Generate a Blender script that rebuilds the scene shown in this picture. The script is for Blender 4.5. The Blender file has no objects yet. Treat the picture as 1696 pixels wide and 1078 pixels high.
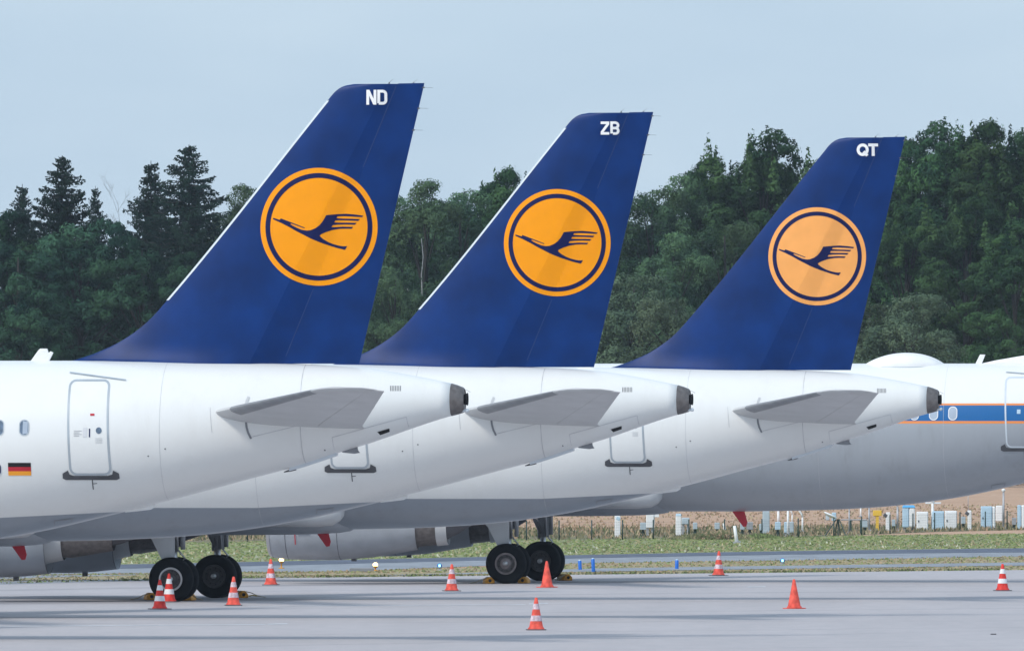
import bpy, bmesh, math, random
from mathutils import Vector, Matrix
from mathutils.geometry import tessellate_polygon

R = math.radians
SC = bpy.context.scene
COL = SC.collection

# ------------------------------------------------------------------ camera
F, HOR, CH = 28267.0, 666.0, 5.03       # focal length and horizon in photo pixels, eye height in metres
cam_d = bpy.data.cameras.new("Camera")
cam = bpy.data.objects.new("Camera", cam_d)
COL.objects.link(cam)
cam.location = (0, 0, CH)
cam.rotation_euler = (R(90), 0, 0)
cam_d.sensor_width = 36
cam_d.lens = F / 1696 * 36
cam_d.shift_y = (HOR - 539) / 1696
cam_d.clip_start = 1
cam_d.clip_end = 20000
SC.camera = cam

# ------------------------------------------------------------------ world, sun, exposure
SUN_EL, SUN_AZ = R(43), R(-135)         # azimuth measured from +Y towards +X
world = bpy.data.worlds.new("World")
SC.world = world
world.use_nodes = True
wn, wl = world.node_tree.nodes, world.node_tree.links
wn.clear()
w_out = wn.new("ShaderNodeOutputWorld")
w_bg = wn.new("ShaderNodeBackground")
w_sky = wn.new("ShaderNodeTexSky")
w_sky.sky_type = 'NISHITA'
w_sky.sun_disc = False
w_sky.sun_elevation = SUN_EL
w_sky.sun_rotation = SUN_AZ
w_sky.air_density = 1.0
w_sky.dust_density = 2.0
w_sky.ozone_density = 3.0
# thin even high cloud veil over the blue
w_mix = wn.new("ShaderNodeMix"); w_mix.data_type = 'RGBA'
w_mix.inputs['Factor'].default_value = 0.72
w_tc = wn.new("ShaderNodeTexCoord")
w_map = wn.new("ShaderNodeMapping"); w_map.inputs['Scale'].default_value = (40, 40, 130)
w_noise = wn.new("ShaderNodeTexNoise"); w_noise.inputs['Scale'].default_value = 1.0
w_noise.inputs['Detail'].default_value = 2.0
w_ramp = wn.new("ShaderNodeValToRGB")
w_ramp.color_ramp.elements[0].position = 0.3
w_ramp.color_ramp.elements[0].color = (4.6, 6.05, 7.6, 1)
w_ramp.color_ramp.elements[1].position = 0.7
w_ramp.color_ramp.elements[1].color = (5.2, 6.6, 8.0, 1)
wl.new(w_tc.outputs['Generated'], w_map.inputs['Vector'])
wl.new(w_map.outputs['Vector'], w_noise.inputs['Vector'])
wl.new(w_noise.outputs['Fac'], w_ramp.inputs['Fac'])
wl.new(w_sky.outputs['Color'], w_mix.inputs['A'])
wl.new(w_ramp.outputs['Color'], w_mix.inputs['B'])
wl.new(w_mix.outputs['Result'], w_bg.inputs['Color'])
w_bg.inputs['Strength'].default_value = 0.085
wl.new(w_bg.outputs[0], w_out.inputs[0])

sun_d = bpy.data.lights.new("Sun", 'SUN')
sun_d.energy = 1.5
sun_d.angle = R(10)
sun_d.color = (1.0, 0.95, 0.88)
sun = bpy.data.objects.new("Sun", sun_d)
COL.objects.link(sun)
sdir = Vector((math.sin(SUN_AZ) * math.cos(SUN_EL), math.cos(SUN_AZ) * math.cos(SUN_EL), math.sin(SUN_EL)))
sun.rotation_euler = sdir.to_track_quat('Z', 'Y').to_euler()

SC.view_settings.view_transform = 'Standard'
SC.view_settings.look = 'None'
SC.view_settings.gamma = 1
SC.view_settings.exposure = 0.66

# ------------------------------------------------------------------ helpers
def tag(o, label=None, cat=None, group=None, kind=None):
    if label: o["label"] = label
    if cat: o["category"] = cat
    if group: o["group"] = group
    if kind: o["kind"] = kind
    return o

def empty(name, loc=(0, 0, 0), rz=0.0):
    o = bpy.data.objects.new(name, None)
    COL.objects.link(o)
    o.location = loc
    o.rotation_euler = (0, 0, rz)
    return o

def copy_tree(o, parent=None):
    c = o.copy()
    COL.objects.link(c)
    c.parent = parent
    for ch in list(o.children):
        copy_tree(ch, c)
    return c

class MB:
    """collects shapes and links them as one mesh object"""
    def __init__(self):
        self.v, self.f, self.m = [], [], []
    def add(self, verts, faces, mi=0):
        n = len(self.v)
        self.v += [tuple(p) for p in verts]
        self.f += [tuple(i + n for i in f) for f in faces]
        self.m += [mi] * len(faces)
        return self
    def box(self, c, s, mi=0, rot=None, taper=1.0):
        hx, hy, hz = s[0] / 2, s[1] / 2, s[2] / 2
        vs = []
        for z, t in ((-hz, 1.0), (hz, taper)):
            for x, y in ((-hx, -hy), (hx, -hy), (hx, hy), (-hx, hy)):
                p = Vector((x * t, y * t, z))
                if rot: p = rot @ p
                vs.append(p + Vector(c))
        return self.add(vs, [(3, 2, 1, 0), (4, 5, 6, 7), (0, 1, 5, 4), (1, 2, 6, 5), (2, 3, 7, 6), (3, 0, 4, 7)], mi)
    def tube(self, pts, r, n=8, mi=0, caps=True):
        pts = [Vector(p) for p in pts]
        rs = r if isinstance(r, (list, tuple)) else [r] * len(pts)
        vs, fs = [], []
        for i, p in enumerate(pts):
            a = pts[max(i - 1, 0)]; b = pts[min(i + 1, len(pts) - 1)]
            d = (b - a).normalized()
            up = Vector((0, 0, 1)) if abs(d.z) < 0.9 else Vector((1, 0, 0))
            e1 = d.cross(up).normalized(); e2 = d.cross(e1)
            for k in range(n):
                t = 2 * math.pi * k / n
                vs.append(p + (e1 * math.cos(t) + e2 * math.sin(t)) * rs[i])
        for i in range(len(pts) - 1):
            for k in range(n):
                a, b = i * n + k, i * n + (k + 1) % n
                fs.append((a, b, b + n, a + n))
        if caps:
            fs.append(tuple(range(n - 1, -1, -1)))
            fs.append(tuple(range((len(pts) - 1) * n, len(pts) * n)))
        return self.add(vs, fs, mi)
    def lathe(self, prof, axis='z', c=(0, 0, 0), n=32, mi=0, close=False):
        """prof: (a, r) with a along the axis"""
        vs, fs = [], []
        for a, r in prof:
            for k in range(n):
                t = 2 * math.pi * k / n
                x, y = r * math.cos(t), r * math.sin(t)
                p = {'z': (x, y, a), 'y': (x, a, y), 'x': (a, x, y)}[axis]
                vs.append((p[0] + c[0], p[1] + c[1], p[2] + c[2]))
        for i in range(len(prof) - 1):
            for k in range(n):
                a, b = i * n + k, i * n + (k + 1) % n
                fs.append((a, b, b + n, a + n))
        if close:
            m = len(prof) - 1
            for k in range(n):
                a, b = m * n + k, m * n + (k + 1) % n
                fs.append((a, b, (k + 1) % n, k))
        return self.add(vs, fs, mi)
    def prism(self, pts, y0, y1, mi=0):
        """outline in x,z pushed from y0 to y1"""
        n = len(pts)
        vs = [(p[0], y0, p[1]) for p in pts] + [(p[0], y1, p[1]) for p in pts]
        fs = [tuple(range(n)), tuple(range(2 * n - 1, n - 1, -1))]
        for i in range(n):
            j = (i + 1) % n
            fs.append((j, i, i + n, j + n))
        return self.add(vs, fs, mi)
    def build(self, name, mats, parent=None, smooth=False, bevel=0.0, recalc=True, autosm=None):
        me = bpy.data.meshes.new(name)
        me.from_pydata(self.v, [], self.f)
        if not isinstance(mats, (list, tuple)): mats = [mats]
        for m in mats: me.materials.append(m)
        for p, mi in zip(me.polygons, self.m):
            p.material_index = mi
        if recalc or autosm:
            bm = bmesh.new(); bm.from_mesh(me)
            if recalc: bmesh.ops.recalc_face_normals(bm, faces=bm.faces)
            if autosm:
                for e in bm.edges:
                    if len(e.link_faces) == 2 and e.calc_face_angle(0) > R(autosm): e.smooth = False
            bm.to_mesh(me); bm.free()
        if smooth or autosm:
            for p in me.polygons: p.use_smooth = True
        o = bpy.data.objects.new(name, me)
        COL.objects.link(o)
        if parent: o.parent = parent
        if bevel:
            md = o.modifiers.new("Bevel", 'BEVEL'); md.width = bevel; md.segments = 2; md.limit_method = 'ANGLE'
        return o

def interp(tab, x):
    """smooth (Hermite) interpolation of a table of (x, y)"""
    if x <= tab[0][0]: return tab[0][1]
    if x >= tab[-1][0]: return tab[-1][1]
    for i in range(len(tab) - 1):
        if tab[i][0] <= x <= tab[i + 1][0]: break
    def sl(a, b): return (b[1] - a[1]) / (b[0] - a[0])
    s = sl(tab[i], tab[i + 1])
    def tan(k):
        if k == 0: return sl(tab[0], tab[1])
        if k == len(tab) - 1: return sl(tab[-2], tab[-1])
        a, b = sl(tab[k - 1], tab[k]), sl(tab[k], tab[k + 1])
        return 0 if a * b <= 0 else 2 * a * b / (a + b)
    h = tab[i + 1][0] - tab[i][0]; t = (x - tab[i][0]) / h
    m0, m1 = tan(i), tan(i + 1)
    return ((2*t**3 - 3*t**2 + 1) * tab[i][1] + (t**3 - 2*t**2 + t) * h * m0 + (-2*t**3 + 3*t**2) * tab[i + 1][1] + (t**3 - t**2) * h * m1)

def lerp_tab(tab, x):
    if x <= tab[0][0]: return tab[0][1]
    for a, b in zip(tab, tab[1:]):
        if x <= b[0]: return a[1] + (b[1] - a[1]) * (x - a[0]) / (b[0] - a[0])
    return tab[-1][1]

def gp(px, py):
    """ground point seen at a photo pixel"""
    D = F * CH / (py - HOR)
    return ((px - 848) * D / F, D)

def at(px, py, D):
    return Vector(((px - 848) * D / F, D, CH + (HOR - py) * D / F))

# ------------------------------------------------------------------ materials
def nmat(name):
    m = bpy.data.materials.new(name)
    m.use_nodes = True
    nt = m.node_tree
    return m, nt, nt.nodes["Principled BSDF"]

def add_noise(nt, scale, detail=3.0, vec=None, stretch=None, coord='Object'):
    tc = nt.nodes.new("ShaderNodeTexCoord")
    src = tc.outputs[coord]
    if stretch:
        mp = nt.nodes.new("ShaderNodeMapping"); mp.inputs['Scale'].default_value = stretch
        nt.links.new(src, mp.inputs['Vector']); src = mp.outputs['Vector']
    n = nt.nodes.new("ShaderNodeTexNoise")
    n.inputs['Scale'].default_value = scale; n.inputs['Detail'].default_value = detail
    nt.links.new(src, n.inputs['Vector'])
    return n.outputs['Fac']

def mixc(nt, fac, a, b, mode='MIX'):
    m = nt.nodes.new("ShaderNodeMix"); m.data_type = 'RGBA'; m.blend_type = mode
    for key, val in (('Factor', fac), ('A', a), ('B', b)):
        if isinstance(val, (int, float)): m.inputs[key].default_value = val
        elif isinstance(val, tuple): m.inputs[key].default_value = (val + (1,))[:4]
        else: nt.links.new(val, m.inputs[key])
    return m.outputs['Result']

def mth(nt, op, a, b=None, c=None, clamp=False):
    m = nt.nodes.new("ShaderNodeMath"); m.operation = op; m.use_clamp = clamp
    for i, v in enumerate((a, b, c)):
        if v is None: continue
        if isinstance(v, (int, float)): m.inputs[i].default_value = v
        else: nt.links.new(v, m.inputs[i])
    return m.outputs[0]

def rng(nt, v, a, b, c=0.0, d=1.0):
    m = nt.nodes.new("ShaderNodeMapRange"); m.clamp = True
    m.inputs['From Min'].default_value = a; m.inputs['From Max'].default_value = b
    m.inputs['To Min'].default_value = c; m.inputs['To Max'].default_value = d
    nt.links.new(v, m.inputs['Value'])
    return m.outputs[0]

def mat(name, col, rough=0.5, metal=0.0, var=0.12, scale=3.0, spec=0.5, coat=0.0, emit=None, stretch=None):
    m, nt, b = nmat(name)
    f = add_noise(nt, scale, 4.0, stretch=stretch)
    f = rng(nt, f, 0.3, 0.7)
    lo = tuple(c * (1 - var) for c in col); hi = tuple(min(1, c * (1 + var)) for c in col)
    nt.links.new(mixc(nt, f, lo, hi), b.inputs['Base Color'])
    b.inputs['Roughness'].default_value = rough
    b.inputs['Metallic'].default_value = metal
    b.inputs['Specular IOR Level'].default_value = spec
    b.inputs['Coat Weight'].default_value = coat
    b.inputs['Coat Roughness'].default_value = 0.15
    if emit:
        b.inputs['Emission Color'].default_value = emit[0] + (1,)
        b.inputs['Emission Strength'].default_value = emit[1]
    return m

def xyz(nt):
    tc = nt.nodes.new("ShaderNodeTexCoord"); s = nt.nodes.new("ShaderNodeSeparateXYZ")
    nt.links.new(tc.outputs['Object'], s.inputs[0])
    return s.outputs

def stain_layer(nt, base, amount=0.10, tint=(0.42, 0.38, 0.33)):
    """fine streaks of grime running down a painted hull"""
    n1 = add_noise(nt, 1.0, 5.0, stretch=(2.2, 2.2, 0.5))
    n2 = add_noise(nt, 1.0, 5.0, stretch=(9, 9, 1.1))
    k = mth(nt, 'MULTIPLY', rng(nt, n1, 0.45, 0.75), rng(nt, n2, 0.35, 0.8))
    return mixc(nt, mth(nt, 'MULTIPLY', k, amount), base, tint)

def hull_white():
    m, nt, b = nmat("hull_white_paint")
    X, Y, Z = xyz(nt)
    u = mth(nt, 'MULTIPLY', X, -1.0)
    # grey belly paint below a waterline that climbs a little towards the tail
    lim = mth(nt, 'ADD', 2.58, mth(nt, 'MULTIPLY', mth(nt, 'MAXIMUM', mth(nt, 'SUBTRACT', 10.0, u), 0.0), 0.05))
    k = rng(nt, mth(nt, 'SUBTRACT', lim, Z), -0.008, 0.008)
    tail = rng(nt, u, 6.85, 6.9)
    k = mth(nt, 'MULTIPLY', k, tail)
    white = stain_layer(nt, (0.775, 0.785, 0.77), 0.14)
    grey = stain_layer(nt, (0.255, 0.29, 0.335), 0.35, (0.12, 0.115, 0.11))
    nt.links.new(mixc(nt, k, white, grey), b.inputs['Base Color'])
    b.inputs['Roughness'].default_value = 0.32
    b.inputs['Coat Weight'].default_value = 0.25
    b.inputs['Coat Roughness'].default_value = 0.12
    return m

def hull_retro():
    m, nt, b = nmat("hull_retro_paint")
    X, Y, Z = xyz(nt)
    white = stain_layer(nt, (0.775, 0.785, 0.77), 0.06)
    grey = stain_layer(nt, (0.335, 0.36, 0.39), 0.40, (0.15, 0.145, 0.14))
    blue, orange = (0.0, 0.115, 0.34), (0.80, 0.26, 0.06)
    def below(z): return rng(nt, Z, z + 0.006, z - 0.006)
    c = mixc(nt, below(5.00), white, orange)
    c = mixc(nt, below(4.945), c, blue)
    c = mixc(nt, below(4.51), c, orange)
    c = mixc(nt, below(4.44), c, grey)
    nt.links.new(c, b.inputs['Base Color'])
    b.inputs['Roughness'].default_value = 0.36
    b.inputs['Coat Weight'].default_value = 0.2
    b.inputs['Coat Roughness'].default_value = 0.15
    return m

M = {}
M['white'] = hull_white()
M['retro'] = hull_retro()
M['blue'] = mat('deep_blue_paint', (0.0016, 0.028, 0.142), 0.42, var=0.24, scale=1.1, spec=0.16)
M['orange'] = mat('tail_orange', (0.92, 0.325, 0.004), 0.45, var=0.03, spec=0.15)
M['pale_orange'] = mat('glare_orange', (0.92, 0.40, 0.11), 0.45, var=0.05, spec=0.2)  # glare over the third emblem mixed into its orange
M['emblem_blue'] = mat('emblem_blue', (0.006, 0.011, 0.075), 0.45, var=0.04, spec=.15)
M['letter'] = mat('letter_white', (0.86, 0.86, 0.86), 0.45, var=0.02)
M['ltgrey'] = mat('light_grey_paint', (0.52, 0.53, 0.54), 0.4, var=0.07, scale=1.6)
M['midgrey'] = mat('mid_grey_paint', (0.24, 0.25, 0.27), 0.45, var=0.1)
M['dkgrey'] = mat('dark_grey', (0.09, 0.09, 0.10), 0.5, var=0.15)
M['belly'] = mat('belly_grey', (0.30, 0.325, 0.36), 0.4, var=0.12, scale=1.2)
M['cowlgrey'] = mat('cowl_grey', (0.36, 0.38, 0.41), 0.4, var=0.14, scale=1.5)
M['metal'] = mat('bare_metal', (0.55, 0.55, 0.56), 0.32, metal=0.85, var=0.08)
M['nozzle'] = mat('burnt_metal', (0.17, 0.155, 0.15), 0.45, metal=0.5, var=0.25, scale=9)
M['white_metal'] = mat('polished_edge', (0.62, 0.68, 0.73), 0.3, metal=0.15, var=0.03)
M['black'] = mat('black_void', (0.008, 0.008, 0.009), 0.8, var=0.1)
M['line'] = mat('seam_line', (0.50, 0.505, 0.52), 0.6, var=0.2)
M['frame'] = mat('door_outline_grey', (0.42, 0.47, 0.51), 0.4, metal=0.3, var=0.08)
M['sill'] = mat('scuff_plate', (0.085, 0.087, 0.095), 0.5, metal=0.3, var=0.2)
M['glass'] = mat('cabin_glass', (0.12, 0.17, 0.24), 0.12, var=0.3, scale=8)
M['shade'] = mat('window_shade', (0.36, 0.43, 0.52), 0.5, var=0.05)
M['red'] = mat('signal_red', (0.50, 0.012, 0.03), 0.45, var=0.12)
M['yellowpaint'] = mat('flag_gold', (0.90, 0.36, 0.02), 0.5, var=0.03)
M['rubber'] = mat('tyre_rubber', (0.008, 0.009, 0.011), 0.8, var=0.35, scale=6, spec=.15)
M['rim'] = mat('wheel_hub', (0.22, 0.19, 0.19), 0.5, metal=0.4, var=0.25, scale=8)
M['rim_dark'] = mat('wheel_hub_dark', (0.07, 0.065, 0.065), 0.55, metal=0.3, var=0.3, scale=8)
M['cone_red'] = mat('cone_red', (0.66, 0.045, 0.035), 0.6, var=0.30, scale=7, spec=.2)
M['cone_faded'] = mat('cone_faded', (0.74, 0.10, 0.07), 0.65, var=0.38, scale=7, spec=.2)
M['cone_white'] = mat('cone_white', (0.78, 0.77, 0.78), 0.4, var=0.10, scale=12)
M['cone_dirty'] = mat('cone_dirty', (0.60, 0.47, 0.52), 0.5, var=0.4, scale=14)
M['chock'] = mat('chock_yellow', (0.62, 0.27, 0.015), 0.6, var=0.35, scale=14)
M['rope'] = mat('rope', (0.32, 0.27, 0.18), 0.9)
M['box_white'] = mat('cabinet_white', (0.80, 0.81, 0.81), 0.5, var=0.04)
M['box_blue'] = mat('cabinet_pale_blue', (0.46, 0.62, 0.74), 0.5, var=0.05)
M['box_grey'] = mat('cabinet_grey', (0.44, 0.52, 0.57), 0.55, var=0.08)
M['steel'] = mat('galvanised_steel', (0.40, 0.41, 0.43), 0.5, metal=0.4, var=0.1)
M['post'] = mat('fence_green', (0.035, 0.065, 0.06), 0.6)
M['sign_yellow'] = mat('sign_yellow', (0.80, 0.50, 0.06), 0.5, var=0.05)
M['roofblue'] = mat('roof_blue', (0.10, 0.40, 0.72), 0.5, var=0.1)
M['mark_blue'] = mat('marker_blue', (0.012, 0.15, 0.60), 0.4, var=0.05)
M['lamp_on'] = mat('lamp_on', (1.0, 0.7, 0.4), 0.3, emit=((1.0, 0.60, 0.25), 3.2))
M['lamp_blue'] = mat('lamp_blue_on', (0.1, 0.5, 0.9), 0.3, emit=((0.30, 0.85, 1.0), 2.0))
M['cable'] = mat('cable_yellow', (0.40, 0.28, 0.06), 0.8)

# ------------------------------------------------------------------ aircraft surface
TH = R(7.5)
TOP = [(0, 5.35), (.3, 5.43), (1.34, 5.635), (2.2, 5.765), (3.45, 5.835), (5, 5.88), (7, 5.905), (9, 5.91), (31, 5.91),
       (33, 5.85), (34.5, 5.5), (35.5, 4.95), (36.5, 4.35), (37.2, 3.9), (37.57, 3.5)]
BOT = [(0, 4.80), (.3, 4.737), (1.17, 4.46), (1.94, 4.19), (2.74, 3.95), (3.44, 3.717), (4.93, 3.32), (5.7, 3.11), (6.9, 2.80),
       (7.82, 2.58), (8.8, 2.35), (9.9, 2.14), (11, 1.99), (12.1, 1.89), (13.9, 1.81), (16, 1.78), (31, 1.78), (34, 1.87),
       (35.5, 2.12), (36.6, 2.5), (37.3, 2.95), (37.57, 3.4)]
WID = [(0, .27), (.3, .345), (1.2, .56), (2, .76), (3.5, 1.07), (5.5, 1.39), (8, 1.71), (10, 1.88), (12, 1.95), (14, 1.975),
       (31, 1.975), (33, 1.85), (34.5, 1.55), (35.5, 1.25), (36.5, .85), (37.2, .5), (37.57, .05)]

class Hull:
    def __init__(self, stretch=0.0, lift=0.0):
        self.ex, self.lift = stretch, lift
    def mu(self, u):            # the longer type has the same tail and nose, only more barrel
        if u > 25 + self.ex: return u - self.ex
        return min(u, 25)
    def sec(self, u):
        m = self.mu(u)
        t, b, w = interp(TOP, m) + self.lift, interp(BOT, m) + self.lift, interp(WID, m)
        return (t + b) / 2, (t - b) / 2, w
    def v(self, u, z):
        c, h, w = self.sec(u)
        q = max(-1, min(1, (z - c) / h))
        return -w * math.sqrt(max(0, 1 - q * q))
    def on(self, u, z, off=0.0):
        c, h, w = self.sec(u)
        q = max(-.998, min(.998, (z - c) / h))
        v = -w * math.sqrt(1 - q * q)
        n = Vector((0, v / w ** 2, (q * h) / h ** 2)).normalized()
        return Vector((-u, v, c + q * h)) + n * off

def hinge(z): return 1.454 + (11.69 - z) * 0.4118
def strip_front(z): return hinge(z) + .25 + .08 * (11.5 - z)
LE = [(5.70, 9.6), (5.86, 8.85), (5.91, 8.40), (6.00, 8.10), (6.09, 7.85), (6.318, 7.36), (6.70, 6.82), (7.186, 6.36), (11.42, 2.915),
      (11.56, 2.80), (11.66, 2.68), (11.72, 2.54), (11.75, 2.36)]
def le(z): return interp(LE, z)
def te(z): return .862 + (11.765 - z) * (2.26 - .862) / (11.765 - 5.81)
def fin_t(z): return .28 - (z - 6) * .029
def fin_ht(u, z):
    T = fin_t(z); h, f, l, t = hinge(z), strip_front(z), le(z), te(z)
    if l <= f + .02: f = l - .02
    fl = 1 + .38 * max(0, min(1, (6.30 - z) / .45)) ** 2
    if u > h: T *= 1 + (fl - 1) * min(1, max(0, u - h - .4) / 1.4)
    if u > f:
        s = max(0, min(1, (l - u) / (l - f)))
        g = (1 - (1 - s) ** 1.9) ** .85
        return T * g * (1 - .10 * s ** 3)
    if u > h: return T * (.90 - .50 * (f - u) / (f - h))
    return T * (.40 * max(0, (u - t) / (h - t)) ** .8 + .02)

# plane 1's stand, used to read local coordinates off the photograph
X1, D1 = -78 / 78.4, F / 78.4
CT, ST = math.cos(TH), math.sin(TH)
def read(px, py, surf, X0=X1, D0=D1):
    u, z = 3.0, 5.0
    for _ in range(14):
        v = surf(u, z)
        Y = D0 + u * ST + v * CT
        u = (X0 + v * ST - (px - 848) / F * Y) / CT
        z = CH + (HOR - py) * Y / F
    return u, z

# ------------------------------------------------------------------ decals lying on a surface
def refine(bm, maxlen):
    for _ in range(7):
        es = [e for e in bm.edges if e.calc_length() > maxlen]
        if not es: break
        bmesh.ops.subdivide_edges(bm, edges=es, cuts=1)
        bmesh.ops.triangulate(bm, faces=bm.faces)

def decal(name, polys, mapper, mats, parent, maxlen=0.15):
    """polys: (outline in u,z, offset, material index)"""
    bm = bmesh.new()
    for pts, off, mi in polys:
        b2 = bmesh.new()
        vs = [b2.verts.new((p[0], p[1], 0)) for p in pts]
        for tri in tessellate_polygon([[Vector((p[0], p[1], 0)) for p in pts]]):
            try: b2.faces.new([vs[i] for i in tri])
            except ValueError: pass
        refine(b2, maxlen)
        b2.verts.ensure_lookup_table()
        idx = {}
        for v in b2.verts: idx[v] = bm.verts.new(mapper(v.co.x, v.co.y, off))
        for f in b2.faces:
            try: nf = bm.faces.new([idx[v] for v in f.verts]); nf.material_index = mi; nf.smooth = True
            except ValueError: pass
        b2.free()
    for f in bm.faces:
        f.normal_update()
        if f.normal.y > 0: f.normal_flip()
    me = bpy.data.meshes.new(name); bm.to_mesh(me); bm.free()
    for m in (mats if isinstance(mats, (list, tuple)) else [mats]): me.materials.append(m)
    o = bpy.data.objects.new(name, me); COL.objects.link(o); o.parent = parent
    return o

def ribbon(pts, w, closed=False):
    """quads along a 2D polyline"""
    n = len(pts); P = [Vector(p) for p in pts]; L, Rr = [], []
    for i in range(n):
        a = P[(i - 1) % n] if (closed or i > 0) else P[i]
        b = P[(i + 1) % n] if (closed or i < n - 1) else P[i]
        d1 = (P[i] - a); d2 = (b - P[i])
        if d1.length < 1e-9: d1 = d2
        if d2.length < 1e-9: d2 = d1
        d1 = d1.normalized(); d2 = d2.normalized()
        t = (d1 + d2)
        t = t.normalized() if t.length > 1e-6 else d1
        nn = Vector((-t.y, t.x)); k = w / 2 / max(.35, abs(nn.dot(Vector((-d1.y, d1.x)))))
        L.append(P[i] + nn * k); Rr.append(P[i] - nn * k)
    out = []
    for i in range(n if closed else n - 1):
        j = (i + 1) % n
        out.append([tuple(L[i]), tuple(L[j]), tuple(Rr[j]), tuple(Rr[i])])
    return out

def rrect(u0, u1, z0, z1, r, n=6):
    pts = []
    for cx, cz, a0 in ((u1 - r, z1 - r, 0), (u0 + r, z1 - r, 90), (u0 + r, z0 + r, 180), (u1 - r, z0 + r, 270)):
        for k in range(n + 1):
            a = R(a0 + 90 * k / n)
            pts.append((cx + r * math.cos(a), cz + r * math.sin(a)))
    return pts

def arc(cx, cy, rx, ry, a0, a1, n=8):
    return [(cx + rx * math.cos(R(a0 + (a1 - a0) * k / n)), cy + ry * math.sin(R(a0 + (a1 - a0) * k / n))) for k in range(n + 1)]

GL = {  # strokes in a box of height 1 (x grows to the reader's right), thick = .19
 'N': (.68, [([(.095, 0), (.095, 1)], 0), ([(.585, 0), (.585, 1)], 0), ([(.12, .96), (.56, .04)], 0)]),
 'D': (.66, [([(.095, .095), (.095, .905), (.36, .905)] + arc(.36, .70, .205, .205, 90, 0, 5)[1:] + arc(.36, .30, .205, .205, 0, -90, 5) + [(.095, .095)], 1)]),
 'Z': (.68, [([(.02, .89), (.56, .89), (.56, .80), (.12, .20), (.12, .11), (.66, .11)], 0)]),
 'B': (.68, [([(.10, .10), (.10, .90), (.38, .90)] + arc(.38, .70, .19, .19, 80, -80, 7) + [(.38, .505)], 0),
             ([(.195, .50), (.38, .50)] + arc(.39, .30, .19, .20, 80, -80, 7) + [(.38, .10), (.195, .10)], 0)]),
 'Q': (.96, [(arc(.48, .5, .37, .385, 90, 450, 24)[:-1], 1), ([(.55, .36), (.86, .02)], 0)]),
 'T': (.78, [([(0, .885), (.78, .885)], 0), ([(.39, 0), (.39, .80)], 0)]),
 'A': (.72, [([(.07, 0), (.36, .93), (.65, 0)], 0), ([(.17, .28), (.55, .28)], 0)]),
 'I': (.22, [([(.11, 0), (.11, 1)], 0)]),
 '-': (.40, [([(.04, .45), (.36, .45)], 0)]),
}
def lettering(name, text, u_left, z_bot, h, mapper, m, parent, thick=.19, gap=.10):
    polys, x = [], 0.0
    lay = 0
    for chh in text:
        w, strokes = GL[chh]
        for pts, cl in strokes:
            off = .012 + .0012 * (lay % 3); lay += 1
            q = [(u_left - (x + p[0]) * h, z_bot + p[1] * h) for p in pts]
            for r_ in ribbon(q, thick * h * (1.25 if chh in 'QT' else 1), bool(cl)): polys.append((r_, off, 0))
        x += w + gap
    return decal(name, polys, mapper, m, parent, .2)

CRANE = [(112,190),(215,222),(230,198),(400,262),(612,343),(606,354),(395,278),(385,292),(430,318),(480,342),(560,376),(640,390),(700,385),
 (780,353),(840,308),(890,248),(925,190),(945,150),(1100,135),(1250,128),(1400,140),(1522,158),(1500,180),(1350,170),(1200,164),
 (1118,168),(1104,197),(1200,203),(1350,206),(1468,212),(1440,239),(1300,232),(1150,228),(1085,232),(1068,262),(1150,266),(1300,266),
 (1417,270),(1388,298),(1250,293),(1120,296),(1045,305),(1022,336),(1100,335),(1200,328),(1362,333),(1338,360),(1250,358),(1150,361),
 (1040,379),(930,416),(862,448),(841,470),(860,490),(900,525),(980,572),(1050,600),(1130,622),(1200,634),(1270,632),(1232,689),(1100,657),
 (1000,625),(900,592),(800,553),(700,510),(600,458),(480,398),(370,335),(240,270),(125,220),(103,206)]

def emblem(parent, hollow_col, fmap):
    uc, zc, r = 3.10, 8.735, 1.245
    ol = M[hollow_col]
    polys = []
    def ringp(r0, r1, off, mi, n=72, layers=1):
        for k in range(n):
            a, b = 2 * math.pi * k / n, 2 * math.pi * (k + 1) / n
            for q in range(layers):
                s0 = r0 + (r1 - r0) * q / layers; s1 = r0 + (r1 - r0) * (q + 1) / layers
                pts = [(uc + s * math.cos(t), zc + s * math.sin(t)) for s, t in ((s0, a), (s1, a), (s1, b), (s0, b))]
                if s0 < 1e-6: pts = pts[1:]
                polys.append((pts, off, mi))
    ringp(0, r, .014, 0, layers=8)
    ringp(r * .83, r * .912, .020, 1)
    cr = [(uc - (x - 824.4) / 918.6 * r, zc - (y - 329.8) / 918.6 * r) for x, y in CRANE]
    polys.append((cr, .020, 1))
    return decal("emblem", polys, fmap, [ol, M['emblem_blue']], parent, .13)

# ------------------------------------------------------------------ lofted wings
def airfoil(n=10):
    """closed list of (chord fraction from the leading edge, half thickness -1..1)"""
    xs = [(1 - math.cos(math.pi * k / n)) / 2 for k in range(n + 1)]
    def t(x): return 5 * (.2969 * math.sqrt(x) - .126 * x - .3516 * x * x + .2843 * x ** 3 - .1036 * x ** 4) * 2
    return [(x, t(x)) for x in xs] + [(x, -t(x)) for x in reversed(xs[1:-1])]

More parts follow.
